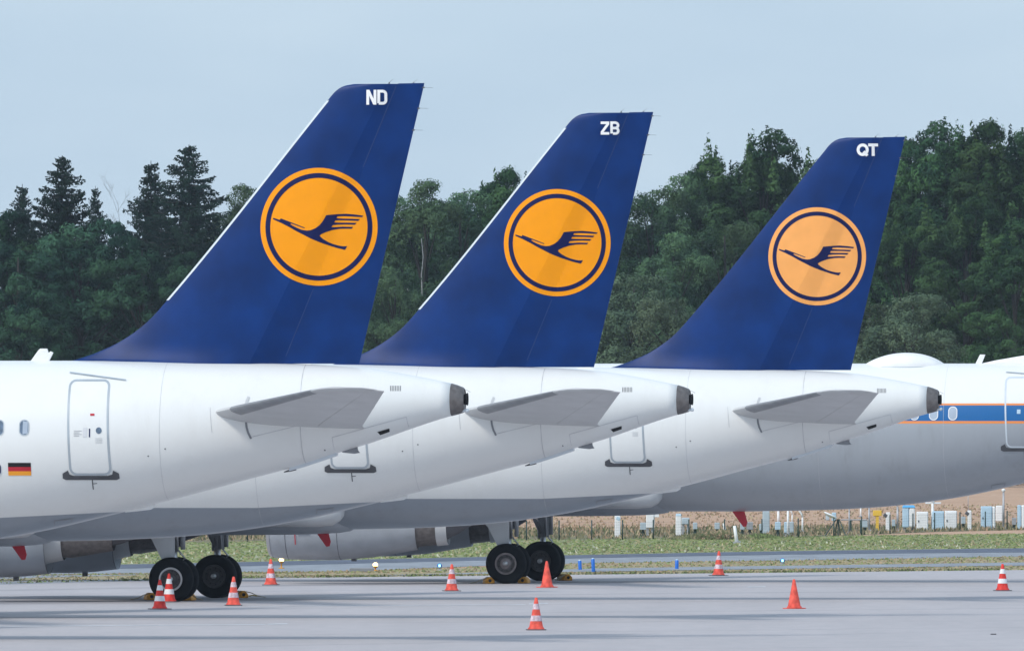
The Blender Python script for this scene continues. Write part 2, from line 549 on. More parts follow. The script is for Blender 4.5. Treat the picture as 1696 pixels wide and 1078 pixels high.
def loft(secs, f0=0.0, f1=1.0, grow=0.0, droop=0.0):
    """secs: (v, leU, leZ, teU, teZ, thickness ratio)"""
    af = airfoil(14)
    af = [(min(max(x, f0), f1), y) for x, y in af]
    mb = MB(); vs = []
    for v, lu, lz, tu, tz, tr in secs:
        ch = lu - tu
        for x, y in af:
            yy = (1 if y >= 0 else -1)
            t = 5 * (.2969 * math.sqrt(x) - .126 * x - .3516 * x * x + .2843 * x ** 3 - .1036 * x ** 4) * tr * ch * yy if 0 < x < 1 else 0
            if abs(y) < 1e-6 and 0 < x < 1: t = 0
            g = grow * yy
            z = lz + (tz - lz) * x + t + g
            if droop and x > f0: z -= (x - f0) * ch * droop
            vs.append((-(lu + (tu - lu) * x) + (-grow if x < .02 else 0), v, z))
    n = len(af); fs = []
    for i in range(len(secs) - 1):
        for k in range(n):
            a, b = i * n + k, i * n + (k + 1) % n
            fs.append((a, b, b + n, a + n))
    fs.append(tuple(range(n))); fs.append(tuple(range((len(secs) - 1) * n, len(secs) * n))[::-1])
    mb.add(vs, fs)
    return mb

# ------------------------------------------------------------------ the airliner
def fuselage_mesh(hl, total, u0=.28):
    us = [u0, .5, .8]
    u = 1.2
    while u < 16: us.append(u); u += .4
    while u < 30 + hl.ex: us.append(u); u += 1.5
    while u < total - .1: us.append(u); u += .35
    us += [total - .1, total - .01]
    n = 72; vs, fs = [], []
    for u in us:
        c, h, w = hl.sec(u)
        for k in range(n):
            t = 2 * math.pi * k / n
            vs.append((-u, w * math.sin(t), c + h * math.cos(t)))
    for i in range(len(us) - 1):
        for k in range(n):
            a, b = i * n + k, i * n + (k + 1) % n
            fs.append((a, b, b + n, a + n))
    fs.append(tuple(range(n))); fs.append(tuple(range((len(us) - 1) * n, len(us) * n))[::-1])
    return MB().add(vs, fs)

def fin_mesh(u_from, u_to, zs, ncol, lo=0.0):
    """both skins between two curves u(z)"""
    vs, fs = [], []
    for z in zs:
        a, b = u_from(z), u_to(z)
        row = [a + (b - a) * (k / ncol) ** (1.0) for k in range(ncol + 1)]
        if u_from is le: row = [a + (b - a) * (k / ncol) ** 1.7 for k in range(ncol + 1)]
        for s in (-1, 1):
            for u in row: vs.append((-u, s * (fin_ht(u, z) + lo), z))
    m = 2 * (ncol + 1)
    for i in range(len(zs) - 1):
        for s in (0, 1):
            for k in range(ncol):
                a = i * m + s * (ncol + 1) + k
                fs.append((a, a + 1, a + 1 + m, a + m))
        a = i * m; fs.append((a, a + m, a + m + ncol + 1, a + ncol + 1))
        a = i * m + ncol; fs.append((a, a + m, a + m + ncol + 1, a + ncol + 1))
    for i in (0, len(zs) - 1):
        for k in range(ncol):
            a = i * m + k; fs.append((a, a + 1, a + 1 + ncol + 1, a + ncol + 1))
    return MB().add(vs, fs)

def wheel(parent, c, hub, name="wheel"):
    w = MB()
    r, hw = .562, .205
    prof = [(-.12, .30), (-.165, .33), (-.195, .40), (-.205, .47), (-.19, .525), (-.15, .548)]
    for gx in (-.10, -.035, .035, .10):
        prof += [(gx - .012, .560), (gx - .007, .548), (gx + .007, .548), (gx + .012, .560)]
    prof += [(.15, .548), (.19, .525), (.205, .47), (.195, .40), (.165, .33), (.12, .30)]
    w.lathe(prof, 'y', (0, 0, 0), 56, close=True)
    o = w.build(name, M['rubber'], parent, autosm=50)
    o.location = c
    h = MB()
    h.lathe([(-.13, .305), (-.16, .30), (-.16, .262), (-.11, .25)], 'y', (0, 0, 0), 36); h.lathe([(-.10, .25), (-.10, .16), (-.135, .14), (-.155, .09), (-.16, .0)], 'y', (0, 0, 0), 36, mi=2 if hub is M['metal'] else 0)
    h.lathe([(.13, .305), (.15, .27), (.10, .25), (.10, .0)], 'y', (0, 0, 0), 36)
    for k in range(9):
        a = 2 * math.pi * k / 9
        h.lathe([(-.102, .0), (-.112, .0), (-.112, .017), (-.10, .017)], 'y', (.205 * math.cos(a), 0, .205 * math.sin(a)), 8, mi=1)
    h.lathe([(-.104, .252), (-.108, .235), (-.108, .165)], 'y', (0, 0, 0), 36, mi=2)
    h.build("rim", [hub, M['black'], M['rim_dark']], o, autosm=30)
    return o

def landing_gear(root, ug, side, hub, lift):
    v = 3.72 * side
    g = MB()
    g.tube([(-ug, v, .56), (-ug, v, 1.35)], .085, 14)
    g.tube([(-ug, v - .75, .56), (-ug, v + .75, .56)], .065, 12)
    g.tube([(-ug - .10, v, 1.2), (-ug - .14, v * .98, 2.6 + lift)], .05, 10)
    g.tube([(-ug + .02, v, .85), (-ug + .28, v, 1.08), (-ug + .05, v, 1.35)], .028, 8)
    o = g.build("landing_gear", M['metal'], root, smooth=True)
    g2 = MB()
    g2.tube([(-ug, v, 1.25), (-ug, v, 2.75 + lift)], .10, 16)
    g2.tube([(-ug + .22, v + .05, 1.3), (-ug + .22, v + .05, 2.6 + lift)], .06, 10)
    g2.build("strut", M['steel'], o, smooth=True)
    g4 = MB(); g4.tube([(-ug + .10, v - .10, 1.25), (-ug + .06, v - .10, 2.5 + lift)], .035, 10)
    g4.build("actuator", M['metal'], o, smooth=True)
    g3 = MB()
    g3.tube([(-ug - .06, v - .05 * side, 1.35), (-ug - .55, v * .72, 2.55 + lift)], .055, 10)
    g3.tube([(-ug - .12, v - .10 * side, 1.75), (-ug - .45, v * .7, 1.95 + lift), (-ug - .95, v * .62, 2.3 + lift)], .035, 8)
    g3.build("brace", M['metal'], o, smooth=True)
    for k in (-.46, .46):
        wheel(root, (-ug, v + k, .555), hub if (k * side > 0) else M['rim_dark'])
    # leg door: outboard panel of the leg
    d = MB()
    yd = v + side * .30
    if side < 0: d.prism([(-ug - .85, 2.35 + lift), (-ug + .06, 2.35 + lift), (-ug + .06, 1.05), (-ug - .27, 1.05), (-ug - .52, 1.55), (-ug - .80, 1.85)], yd - .02, yd + .02)
    else: d.prism([(-ug - .16, 2.35 + lift), (-ug + .14, 2.35 + lift), (-ug + .14, 1.25), (-ug - .12, 1.25)], yd - .02, yd + .02)
    d.build("gear_door", M['ltgrey'], root)

def engine(root, uf, side, kind, lift):
    """uf: intake lip, engine axis at z 1.72"""
    v, zc = 5.6 * side, 1.71
    if kind == 'short':
        cowl = [(0.02, .86), (0, .90), (.02, .945), (.12, .99), (.5, 1.06), (1.2, 1.10), (2.0, 1.10), (2.6, 1.07), (3.2, 1.0)]
        core = [(3.0, .80), (3.2, .74), (3.58, .655)]
        noz = [(3.56, .60), (3.8, .60), (4.3, .52), (4.85, .42)]
        plug = [(4.6, .33), (5.0, .26), (5.4, .12), (5.6, .02)]
    else:
        cowl = [(0.02, .86), (0, .90), (.02, .945), (.12, .98), (.5, 1.03), (1.3, 1.05), (2.0, 1.04), (2.9, .97), (4.15, .76)]
        core = [(4.1, .69), (4.72, .62)]
        noz = [(4.70, .66), (5.0, .62)]
        plug = [(4.9, .50), (5.3, .30), (5.7, .05)]
    e = MB()
    e.lathe([(-uf + a, r) for a, r in cowl], 'x', (0, v, zc), 56)
    e.lathe([(-uf + .02, .86), (-uf + .35, .80), (-uf + 1.0, .80)], 'x', (0, v, zc), 40)
    end = cowl[-1]
    e.lathe([(-uf + end[0], end[1]), (-uf + end[0] - .02, end[1] - .03), (-uf + end[0] - .8, end[1] - .08)], 'x', (0, v, zc), 40)
    o = e.build("engine", M['belly'] if kind == 'short' else M['cowlgrey'], root, smooth=True, recalc=False)
    l = MB(); l.lathe([(-uf + .10, .988), (-uf + .02, .95), (-uf - .005, .90), (-uf + .02, .855), (-uf + .1, .835)], 'x', (0, v, zc), 48)
    l.build("intake_lip", M['metal'], o, smooth=True)
    fd = MB(); fd.lathe([(-uf + .9, .80), (-uf + .9, .25), (-uf + .6, .18), (-uf + .4, .01)], 'x', (0, v, zc), 36)
    fd.build("fan", M['dkgrey'], o, smooth=True)
    if kind == 'short':
        c1 = MB(); c1.lathe([(-uf + a, r) for a, r in core], 'x', (0, v, zc), 44); c1.build("core_cowl", M['ltgrey'], o, smooth=True)
        c2 = MB(); c2.lathe([(-uf + a, r) for a, r in noz], 'x', (0, v, zc), 44)
        c2.lathe([(-uf + noz[-1][0], noz[-1][1]), (-uf + noz[-1][0] - .3, noz[-1][1] - .04)], 'x', (0, v, zc), 44)
        c2.build("nozzle", M['nozzle'], o, smooth=True)
    else:
        c1 = MB(); c1.lathe([(-uf + a, r) for a, r in core], 'x', (0, v, zc), 44); c1.build("nozzle", M['nozzle'], o, smooth=True)
        c2 = MB(); c2.lathe([(-uf + a, r) for a, r in noz], 'x', (0, v, zc), 44)
        c2.lathe([(-uf + 5.0, .62), (-uf + 4.8, .58)], 'x', (0, v, zc), 44)
        c2.build("nozzle_ring", M['ltgrey'], o, smooth=True)
    p = MB(); p.lathe([(-uf + a, r) for a, r in plug], 'x', (0, v, zc), 32); p.build("exhaust_plug", M['dkgrey'], o, smooth=True)
    for a in ((1.25, 3.2) if kind == 'short' else (.55, 2.0)):
        rr = interp(sorted(cowl[2:]), a) + .003
        s = MB(); s.lathe([(-uf + a - .008, rr), (-uf + a + .008, rr)], 'x', (0, v, zc), 56)
        s.build("cowl_seam", M['dkgrey'], o, smooth=True)
    dm = MB(); dm.box((-uf + 2.35, v, zc - 1.12 + (.0 if kind == 'short' else .10)), (.14, .05, .12)); dm.build("drain_mast", M['dkgrey'], o)
    # pylon up to the wing
    py = MB()
    py.prism([(-uf + 1.0, zc + 1.0), (-uf + 2.2, zc + .75), (-uf + 4.6, zc + .50), (-uf + 5.6, zc + .30), (-uf + 6.4, zc + .50), (-uf + 7.0, 2.75 + lift), (-uf + 2.4, 2.95 + lift)], v - .17, v + .17)
    py.build("pylon", M['midgrey'], root, bevel=.03)
    if kind == 'short' or True:
        # red protective cover on the rear of the pylon
        rc = MB(); rc.box((-uf + (5.75 if kind == 'short' else 5.35), v - .19 * 1, zc + .70), (.42, .04, .13), rot=Matrix.Rotation(R(12), 3, 'Y'))
        rc.build("safety_cover", M['red'], o)
    return o

def wings(root, ug, lift, dk):
    for side in (-1, 1):
        z0 = 2.62 + lift
        secs = [(side * 1.2, ug + 5.2, z0, ug - 1.2, z0 - .10, .145), (side * 6.0, ug + 2.45, z0 + .45, ug - 1.35, z0 + .38, .12),
                (side * 12, ug - .75, z0 + 1.05, ug - 2.9, z0 + 1.03, .11), (side * 16.6, ug - 2.55, z0 + 1.6, ug - 4.0, z0 + 1.6, .10),
                (side * 16.95, ug - 3.1, z0 + 1.65, ug - 4.05, z0 + 1.65, .07)]
        w = loft(secs).build("wing", M['ltgrey'], root, autosm=40)
        for vv in (7.3, 10.3, 13.2):
            k = (vv - 6) / 10.6
            uc = ug - 1.2 - 2.9 * k
            zc = z0 + .28 + 1.15 * k
            mb = MB(); prof = []
            for a, r in ((-1.5, .02), (-1.2, .14), (-.6, .2), (.2, .19), (.9, .10), (1.25, .02)):
                prof.append((-uc + a, r))
            mb.lathe(prof, 'x', (0, side * vv, zc - .06), 16)
            mb.build("flap_track_fairing", M['ltgrey'], w, smooth=True)
    # inner flap-track / gear bay beam seen dark under the belly
    for side in (-1, 1):
        b = MB()
        b.prism([(-ug - 1.15, 1.98 + lift), (-ug + .3, 1.98 + lift), (-ug + .3, 1.88 + lift), (-ug - .25, 1.80 + lift), (-ug - .95, 1.88 + lift)], side * 2.75 - .05, side * 2.75 + .05)
        b.build("bay_door", M['dkgrey'], root)
    r = MB(); r.prism([(-ug + .62, 1.98 + lift), (-ug + 1.0, 1.98 + lift), (-ug + 1.06, 1.80 + lift), (-ug + 1.32, 1.76 + lift), (-ug + 1.3, 1.71 + lift), (-ug + .92, 1.73 + lift), (-ug + .72, 1.86 + lift)], 2.6, 2.68)
    r.build("bay_door", M['nozzle'], root)

def build_airliner(name, hull_mat, hl, total, ug, kind, retro=False):
    L = hl.lift
    root = empty(name)
    fus = fuselage_mesh(hl, total).build("fuselage", M[hull_mat], root, smooth=True)
    fmap = lambda u, z, off: hl.on(u, z, off)
    if retro: rd = lambda px, py: read(px, py, hl.v, X4, D4)
    else: rd = lambda px, py: read(px, py, hl.v)
    # ---- wing-body fairing: bulges round the lower barrel, rounded off aft of the gear
    bf = MB(); vs, fs = [], []; n = 40
    st = [(ug - 4.05, .25, .02), (ug - 3.98, .60, .10), (ug - 3.7, .93, .20), (ug - 3.2, 1.2, .26), (ug - 2.2, 1.55, .31), (ug - 1, 1.95, .33), (ug + 1, 2.12, .34),
          (ug + 4, 2.12, .34), (ug + 6, 1.9, .3), (ug + 7.4, 1.3, .2), (ug + 7.8, .6, .05)]
    for i, (u, w, dz) in enumerate(st):
        zb = hl.sec(u)[0] - hl.sec(u)[1]
        zc = zb + min(.75, .12 + w * .34)
        hh = zc - (zb - dz * .42)
        for k in range(n):
            t = 2 * math.pi * k / n
            ct, s_ = math.cos(t), math.sin(t)
            vs.append((-u, w * (abs(s_) ** .8) * (1 if s_ > 0 else -1), zc + hh * (abs(ct) ** .8) * (1 if ct > 0 else -1)))
    for i in range(len(st) - 1):
        for k in range(n):
            a, b = i * n + k, i * n + (k + 1) % n
            fs.append((a, b, b + n, a + n))
    fs.append(tuple(range(n))); fs.append(tuple(range((len(st) - 1) * n, len(st) * n))[::-1])
    bf.add(vs, fs); bfo = bf.build("belly_fairing", M['belly'], root, smooth=True)
    for side in (-1, 1):
        lb = MB(); vs, fs = [], []
        LS = [(-4.02, 2.40, .01, 1.26), (-3.99, 2.39, .12, 1.27), (-3.9, 2.38, .20, 1.28), (-3.7, 2.36, .27, 1.30), (-3.3, 2.32, .335, 1.33), (-2.6, 2.27, .41, 1.36), (-1.6, 2.22, .50, 1.40),
              (-.4, 2.20, .58, 1.45), (1.2, 2.2, .62, 1.5), (3.4, 2.2, .62, 1.5), (5, 2.2, .5, 1.4), (6.2, 2.2, .2, 1.2)]
        for du, z, r_, vv in LS:
            for k in range(24):
                t = 2 * math.pi * k / 24; rv = min(r_ * 1.35, z - .10 - 1.86); vs.append((-(ug + du), side * vv + r_ * 1.15 * math.cos(t), z - .10 + L + rv * math.sin(t)))
        for i in range(len(LS) - 1):
            for k in range(24):
                a, b = i * 24 + k, i * 24 + (k + 1) % 24; fs.append((a, b, b + 24, a + 24))
        fs.append(tuple(range(24)))
        lb.add(vs, fs); lb.build("fairing_lobe", M['ltgrey'], bfo, smooth=True)
    # ---- fin and rudder
    zs = [5.66, 5.8, 5.86, 5.885, 5.91, 5.935, 5.96, 5.99, 6.02, 6.05, 6.09, 6.14, 6.2, 6.26, 6.318, 6.4, 6.5, 6.6, 6.7, 6.82, 6.95, 7.07, 7.186] + [7.4 + .25 * k for k in range(16)] + [11.42, 11.49, 11.56, 11.61, 11.66, 11.69, 11.72, 11.75]
    def lf(z): return z
    hz = lambda z: hinge(z) - .0115
    fin = MB()
    a = fin_mesh(le, strip_front, zs, 18); b = fin_mesh(strip_front, hz, zs, 3)
    fin.add(a.v, a.f); fin.add(b.v, b.f)
    fin.v = [(x, y, z + L) for x, y, z in fin.v]
    fcol = M['blue']
    finob = fin.build("vertical_fin", fcol, root, autosm=32)
    zr = [z for z in zs if z > 5.83]; zr[0] = 5.845
    rb = fin_mesh(lambda z: hinge(z) - .012, te, zr, 5, .006)
    rb.v = [(x, y, z + L + (.015 * (x + 2) if z > 11.74 else 0)) for x, y, z in rb.v]
    rud = rb.build("rudder", fcol, root, autosm=40)
    finmap = lambda u, z, off: Vector((-u, -(fin_ht(u, z) + off), z + L))
    # fillet of the fin root, slightly proud of the crown
    seam, seam2 = MB(), MB()
    for z0_ in range(0, 20):
        za, zb_ = 6.0 + z0_ * .285, 6.0 + (z0_ + 1) * .285
        if zb_ > 7.50 and za < 9.80: continue
        ya, yb = fin_ht(hinge(za) + .03, za), fin_ht(hinge(zb_) + .03, zb_)
        (seam if zb_ < 7.6 else seam2).add([(-hinge(za) - .018, -ya - .004, za + L), (-hinge(za) + .000, -ya - .004, za + L), (-hinge(zb_) + .000, -yb - .004, zb_ + L), (-hinge(zb_) - .018, -yb - .004, zb_ + L)], [(0, 1, 2, 3)])
    M.setdefault('bluelite', mat('seam_blue', (0.006, 0.035, 0.15), .4))
    seam.build("hinge_line", M['bluelite'], finob); seam2.build("hinge_line", M['bluelite'], finob)
    for zz, uu, dx in ((11.67, te(11.67), 0), (11.23, te(11.23), 0), (10.77, te(10.77), 0)):
        d = MB(); d.tube([(-uu - .03, 0, zz + L), (-uu + .03, 0, zz + L + .006)], [.018, .012], 8)
        d.tube([(-uu + .03, 0, zz + L + .006), (-uu + .20, 0, zz + L)], .0032, 5)
        d.build("static_discharger", M['dkgrey'], rud)
    for uu in (1.62, 1.1):
        d = MB(); d.tube([(-uu, 0, 11.75 + L), (-uu + .01, 0, 11.785 + L)], .014, 8)
        d.tube([(-uu + .01, 0, 11.785 + L), (-uu + .09, 0, 11.85 + L)], .003, 5)
        d.build("static_discharger", M['dkgrey'], rud)
    lew = None
    if not retro:
        vs, fs = [], []
        zz = [7.186 + (11.40 - 7.186) * k / 20 for k in range(21)]
        for z in zz:
            l = le(z)
            for du, y in ((-.0, -1), (.022, 0), (-.0, 1)):
                pass
            w_ = .036
            y1 = fin_ht(l - w_, z) + .006
            vs += [(-(l - w_), -y1, z), (-(l + .012), -y1 * .55, z), (-(l + .02), 0, z), (-(l + .012), y1 * .55, z), (-(l - w_), y1, z)]
        for i in range(20):
            for k in range(4):
                a_ = i * 5 + k; fs.append((a_, a_ + 1, a_ + 6, a_ + 5))
        lew = MB().add(vs, fs).build("leading_edge", M['white_metal'], finob, smooth=True)
    # ---- horizontal stabilisers
    for side in (-1, 1):
        sec = [(side * .35, 5.55, 4.72 + L, 2.05, 4.47 + L, .105), (side * 1.2, 5.20, 4.81 + L, 2.02, 4.55 + L, .10),
               (side * 5.85, 2.30, 5.30 + L, .93, 5.23 + L, .085), (side * 6.08, 2.08, 5.325 + L, .88, 5.255 + L, .075), (side * 6.2, 1.72, 5.335 + L, .85, 5.265 + L, .05),
               (side * 6.25, 1.35, 5.335 + L, .86, 5.27 + L, .03)]
        st_ = loft(sec, 0, .70).build("horizontal_stabilizer", M['ltgrey'], root, autosm=40)
        loft([s for s in sec[:4]] + [sec[4]], .702, 1.0, .002, .02).build("elevator", M['ltgrey'], st_, autosm=30)
        s2 = []
        for t in (.16, .5, .93):
            s2.append(tuple(sec[1][i] + (sec[2][i] - sec[1][i]) * t for i in range(6)))
        loft(s2, 0, .085, .004).build("leading_edge", M['midgrey'], st_, autosm=50)
    # ---- tail exhaust
    ex = MB(); pts = []
    def ell(u, k=1.0, sh=0.0):
        c, h, w = hl.sec(u)
        return [(-u, w * k * math.sin(2 * math.pi * q / 40), c + sh + h * k * math.cos(2 * math.pi * q / 40)) for q in range(40)]
    rings = [ell(.285, 1.0), ell(.28, 1.012), ell(.15, 1.0), ell(.03, .95), ell(.0, .86), ell(.02, .80)]
    vs = [p for r_ in rings for p in r_]; fs = []
    for i in range(len(rings) - 1):
        for k in range(40):
            a_, b_ = i * 40 + k, i * 40 + (k + 1) % 40
            fs.append((a_, b_, b_ + 40, a_ + 40))
    fs.append(tuple(range(200, 240)))
    ex.add(vs, fs)
    exo = ex.build("exhaust_cone", M['nozzle'], root, autosm=40)
    c0 = hl.sec(0)[0]
    pp = MB(); pp.lathe([(.0, .11), (.065, .135), (.065, .115), (-.1, .10)], 'x', (0, -.02, c0 + .02), 28); pp.lathe([(-.0, .0), (-.0, .12)], 'x', (0, -.02, c0 + .02), 28)
    pp.build("exhaust_pipe", M['black'], exo, smooth=True)
    nl = MB(); nl.lathe([(-.06, .03), (.03, .032), (.045, .04), (.07, .042), (.095, .03), (.105, .0)], 'x', (0, -.10, c0 - .22), 16)
    nl.build("tail_light", M['white_metal'], root, smooth=True)
    nb = MB(); nb.tube([(.02, 0, c0 + .22), (.12, 0, c0 + .17)], .004, 6); nb.build("static_discharger", M['dkgrey'], root)
    # ---- seams and marks on the tail cone, read in plane 1's own coordinates
    if True:
        r1 = lambda px, py: (lambda a: (a[0], a[1]))(read(px, py, Hull().v))
        def shift(pts): return [(p[0], p[1] + L) for p in pts]
        jl = []
        c, h, w = hl.sec(3.37)
        jl = [(3.37, c + h * math.sin(R(a))) for a in range(-88, 85, 6)]
        decal("panel_seam", [(q, .004, 0) for q in ribbon(jl, .014)], fmap, M['line'], fus, .12)
        for ln in ([(550, 724), (673, 690)], [(673, 690), (680, 711)], [(550, 724), (557, 750)], [(348, 675), (349.5, 700), (351, 716)],
                   [(418, 723), (496, 704)]):
            q = shift([r1(*p) for p in ln]); decal("panel_seam", [(x, .004, 0) for x in ribbon(q, .011)], fmap, M['line'], fus, .12)
        for us_ in ((6.3, 9.95) if not retro else (9.9, 13.4)):
            c2_, h2_, w2_ = hl.sec(us_)
            decal("panel_seam", [(q, .003, 0) for q in ribbon([(us_, c2_ + h2_ * math.sin(R(a))) for a in range(-84, 80, 7)], .007)], fmap, M['line'], fus, .12)
        for hx, hy in ((273.5, 743), (245.5, 755), (538, 745)):
            hu_, hz3 = shift([r1(hx, hy)])[0]
            decal("vent_hole", [(arc(hu_, hz3, .016, .016, 0, 360, 10)[:-1], .005, 0)], fmap, M['dkgrey'], fus, .1)
        decal("intake_grille", [(shift([r1(*p) for p in ((625, 715), (645, 709), (645.5, 714.5), (630, 720))]), .006, 0)], fmap, M['black'], root, .1)
        sl = []
        for k in range(7):
            x = 646.3 + k * 2.75
            sl.append((shift([r1(*p) for p in ((x, 638.8), (x + 1.1, 638.8), (x + 1.1, 647.5), (x, 647.5))]), .005, 0))
        decal("vent_grille", sl, fmap, M['dkgrey'], root, .1)
        # seal strips of the trimming stabiliser: upper and lower
        decal("stabilizer_seal", [(q, .012, 0) for q in ribbon(shift([r1(*p) for p in ((412, 657), (409, 664), (407, 671))]), .055)], fmap, M['ltgrey'], root, .1)
        decal("stabilizer_seal", [(q, .012, 0) for q in ribbon(shift([r1(*p) for p in ((407.5, 699), (408.5, 707), (411, 716), (416, 726))]), .045)], fmap, M['midgrey'], root, .1)
        # light tail bumper along the keel, its hook, the drain mast
        tb = MB()
        for a_, b_ in ((2.72, 3.15), (3.15, 3.5), (3.5, 3.74)):
            ca, cb = hl.sec(a_), hl.sec(b_)
            za, zb2 = ca[0] - ca[1], cb[0] - cb[1]
            tb.add([(-a_, -.13, za + .02), (-b_, -.13, zb2 + .02), (-b_, .13, zb2 + .02), (-a_, .13, za + .02), (-a_, -.11, za - .055), (-b_, -.11, zb2 - .055), (-b_, .11, zb2 - .055), (-a_, .11, za - .055)],
                   [(0, 1, 5, 4), (1, 2, 6, 5), (2, 3, 7, 6), (3, 0, 4, 7), (4, 5, 6, 7)])
        tb.build("tail_bumper", M['white_metal'], root)
        hk = MB(); cz = hl.sec(3.8); hz_ = cz[0] - cz[1]
        hk.prism([(-3.76, hz_ - .01), (-3.62, hz_ + .06), (-3.60, hz_ - .02), (-3.72, hz_ - .05), (-3.86, hz_ - .07), (-3.86, hz_ - .05)], -.04, .04)
        hk.build("tow_fitting", M['dkgrey'], root)
        dz = hl.sec(2.45); dzz = dz[0] - dz[1]
        dm = MB(); dm.prism([(-2.68, dzz - .01), (-2.30, dzz + .10), (-2.28, dzz - .02), (-2.24, dzz - .075), (-2.36, dzz - .095), (-2.6, dzz - .07)], -.03, .03)
        dm.build("drain_mast", M['midgrey'], root)
        bz = hl.sec(6.9); bb = bz[0] - bz[1]
        af_ = MB(); af_.prism([(-7.22, bb - .02), (-6.60, bb + .13), (-6.62, bb + .02), (-6.72, bb - .04), (-7.0, bb - .075), (-7.26, bb - .10)], -.07, .07)
        af_.build("drain_mast", M['box_white'], root)
        # small access hatch outlined on the grey belly paint
        q = shift([r1(*p) for p in ((90, 869), (90.5, 862), (120.5, 858.5), (118, 864))])
        decal("access_hatch", [(x, .005, 0) for x in ribbon(q, .018)], fmap, M['midgrey'], root, .1)
    # ---- red blade aerial under the belly
    zz = hl.sec(15.8)[0] - hl.sec(15.8)[1]
    ra = MB(); ra.prism([(-16.05, zz + .03), (-15.70, zz + .06), (-15.60, zz - .30), (-15.63, zz - .42), (-15.72, zz - .43)], -.022, .022)
    ra.build("blade_antenna", M['red'], root, bevel=.008)
    # ---- blade aerial on the crown
    if not retro:
        ta = MB(); ta.prism([(-9.30, 5.88), (-8.90, 5.88), (-8.80, 6.08), (-8.86, 6.11), (-8.90, 6.07), (-8.93, 6.165), (-9.08, 6.165), (-9.12, 6.13)], -.03, .03)
        ta.build("blade_antenna", M['box_white'], root, bevel=.008)
    # ---- doors, windows, marks
    if not retro:
        d0 = read(117.5, 785, hl.v); d1 = read(190, 630, hl.v)
        ua, ub, za, zb2 = d0[0], d1[0] + .03, d0[1], d1[1]
    else:
        d0 = rd(1668, 740); d1 = rd(1724, 625)
        ua, ub, za, zb2 = d0[0], d1[0], d0[1], d1[1]
    out = [(p[0] + .075 * (p[1] - za) / (zb2 - za), p[1]) for p in rrect(ub, ua, za, zb2, .13)]
    door = decal("door", [(out, .004, 0)], fmap, M[hull_mat] if retro else M['door_white'] if 'door_white' in M else M['white'], root, .12)
    decal("door_frame", [(q, .008, 0) for q in ribbon(out, .045, True)], fmap, M['frame'] if not retro else M['white_metal'], door, .12)
    sp = [(ua + .055, za + .085), (ua + .17, za + .02), (ua + .175, za - .085), (ua + .11, za - .115), (ub - .11, za - .115), (ub - .175, za - .085), (ub - .17, za + .02), (ub - .055, za + .085),
          (ub - .03, za + .0), (ub + .06, za - .03), (ua - .06, za - .03), (ua + .03, za + .0)]
    decal("door_sill", [(sp, .014, 0)], fmap, M['sill'], door, .12)
    ww = ua - ub; um = (ua + ub) / 2
    pw = arc(ua - ww * .73, za + .92, .062, .068, 0, 360, 20)[:-1]
    if not retro:
        decal("door_window", [(pw, .012, 0)], fmap, M['glass'], door, .1)
        hu, hz2 = ua - ww * .38, za + .88
        decal("door_handle", [(q, .012, 0) for q in ribbon([(hu, hz2 - .10), (hu, hz2 + .10)], .085)] , fmap, M['door_grey'] if 'door_grey' in M else M['letter'], door, .1)
        decal("door_placard", [([(um - .0, za + 1.23), (um + .0 - .09, za + 1.23), (um - .09, za + 1.275), (um, za + 1.275)], .012, 0)], fmap, M['red'], door, .1)
        decal("door_placard", [([(hu - .085, hz2 - .10), (hu - .11, hz2 - .10), (hu - .11, hz2 + .08), (hu - .085, hz2 + .08)], .012, 0)], fmap, M['emblem_blue'], door, .1)
        P, P2 = [], []
        for k in range(4):
            P.append(([(ua - .08, za + .80 + k * .035), (ua - .08 - (.17 if k % 2 else .12), za + .80 + k * .035), (ua - .08 - (.17 if k % 2 else .12), za + .812 + k * .035), (ua - .08, za + .812 + k * .035)], .012, 0))
            P2.append(([(ua - ww * .64, za + .66 + k * .03), (ua - ww * .64 - .15, za + .66 + k * .03), (ua - ww * .64 - .15, za + .668 + k * .03), (ua - ww * .64, za + .668 + k * .03)], .012, 0))
        decal("door_placard", P, fmap, M['line'], door, .2); decal("door_placard", P2, fmap, M['line'], door, .2)
    else:
        pu = ua - .28
        decal("door_placard", [([(pu, za + .92), (pu - .10, za + .92), (pu - .10, za + 1.04), (pu, za + 1.04)], .012, 0)], fmap, M['box_blue'], door, .1)
    stz = za - .09
    decal("step_mark", [(q, .006, 0) for q in ribbon([(um - .02, stz), (um - .02, stz - .23)], .022)] + [(q, .007, 0) for q in ribbon([(um - .03, stz - .11), (um - .11, stz - .10)], .014)], fmap, M['dkgrey'], root, .1)
    gl = [(ua + .13, zb2 + .16), (ub - .27, zb2 - .0)]
    decal("rain_gutter", [(q, .02, 0) for q in ribbon(gl if not retro else [(ua + .1, zb2 + .14), (ub, zb2 + .06)], .025)], fmap, M['frame'], root, .12)
    if not retro:
        wc = read(40, 708, hl.v)
        w0, wz, wh, wwd, nn = wc[0], wc[1], .16, .098, 8
    else:
        wc = rd(1578, 684.5)
        w0, wz, wh, wwd, nn = wc[0], wc[1], .18, .115, 14
    for k in range(nn):
        uu = w0 + k * .533
        fr = rrect(uu - wwd, uu + wwd, wz - wh, wz + wh, wwd * .95, 7)
        wn_ = decal("window", [(q, .007, 0) for q in ribbon(fr, .022, True)], fmap, M['frame'] if not retro else M['box_white'], root, .1)
        decal("pane", [(rrect(uu - wwd * .95, uu + wwd * .95, wz - wh * .96, wz + wh * .96, wwd * .9, 7), .004, 0)], fmap, M['shade'] if retro or False else M['glass'], wn_, .1)
        if not retro and k == 0:
            decal("window_blind", [([(uu + .03, wz - .14), (uu - .075, wz - .12), (uu - .075, wz + .12), (uu + .03, wz + .14)], .006, 0)], fmap, M['shade'], wn_, .1)
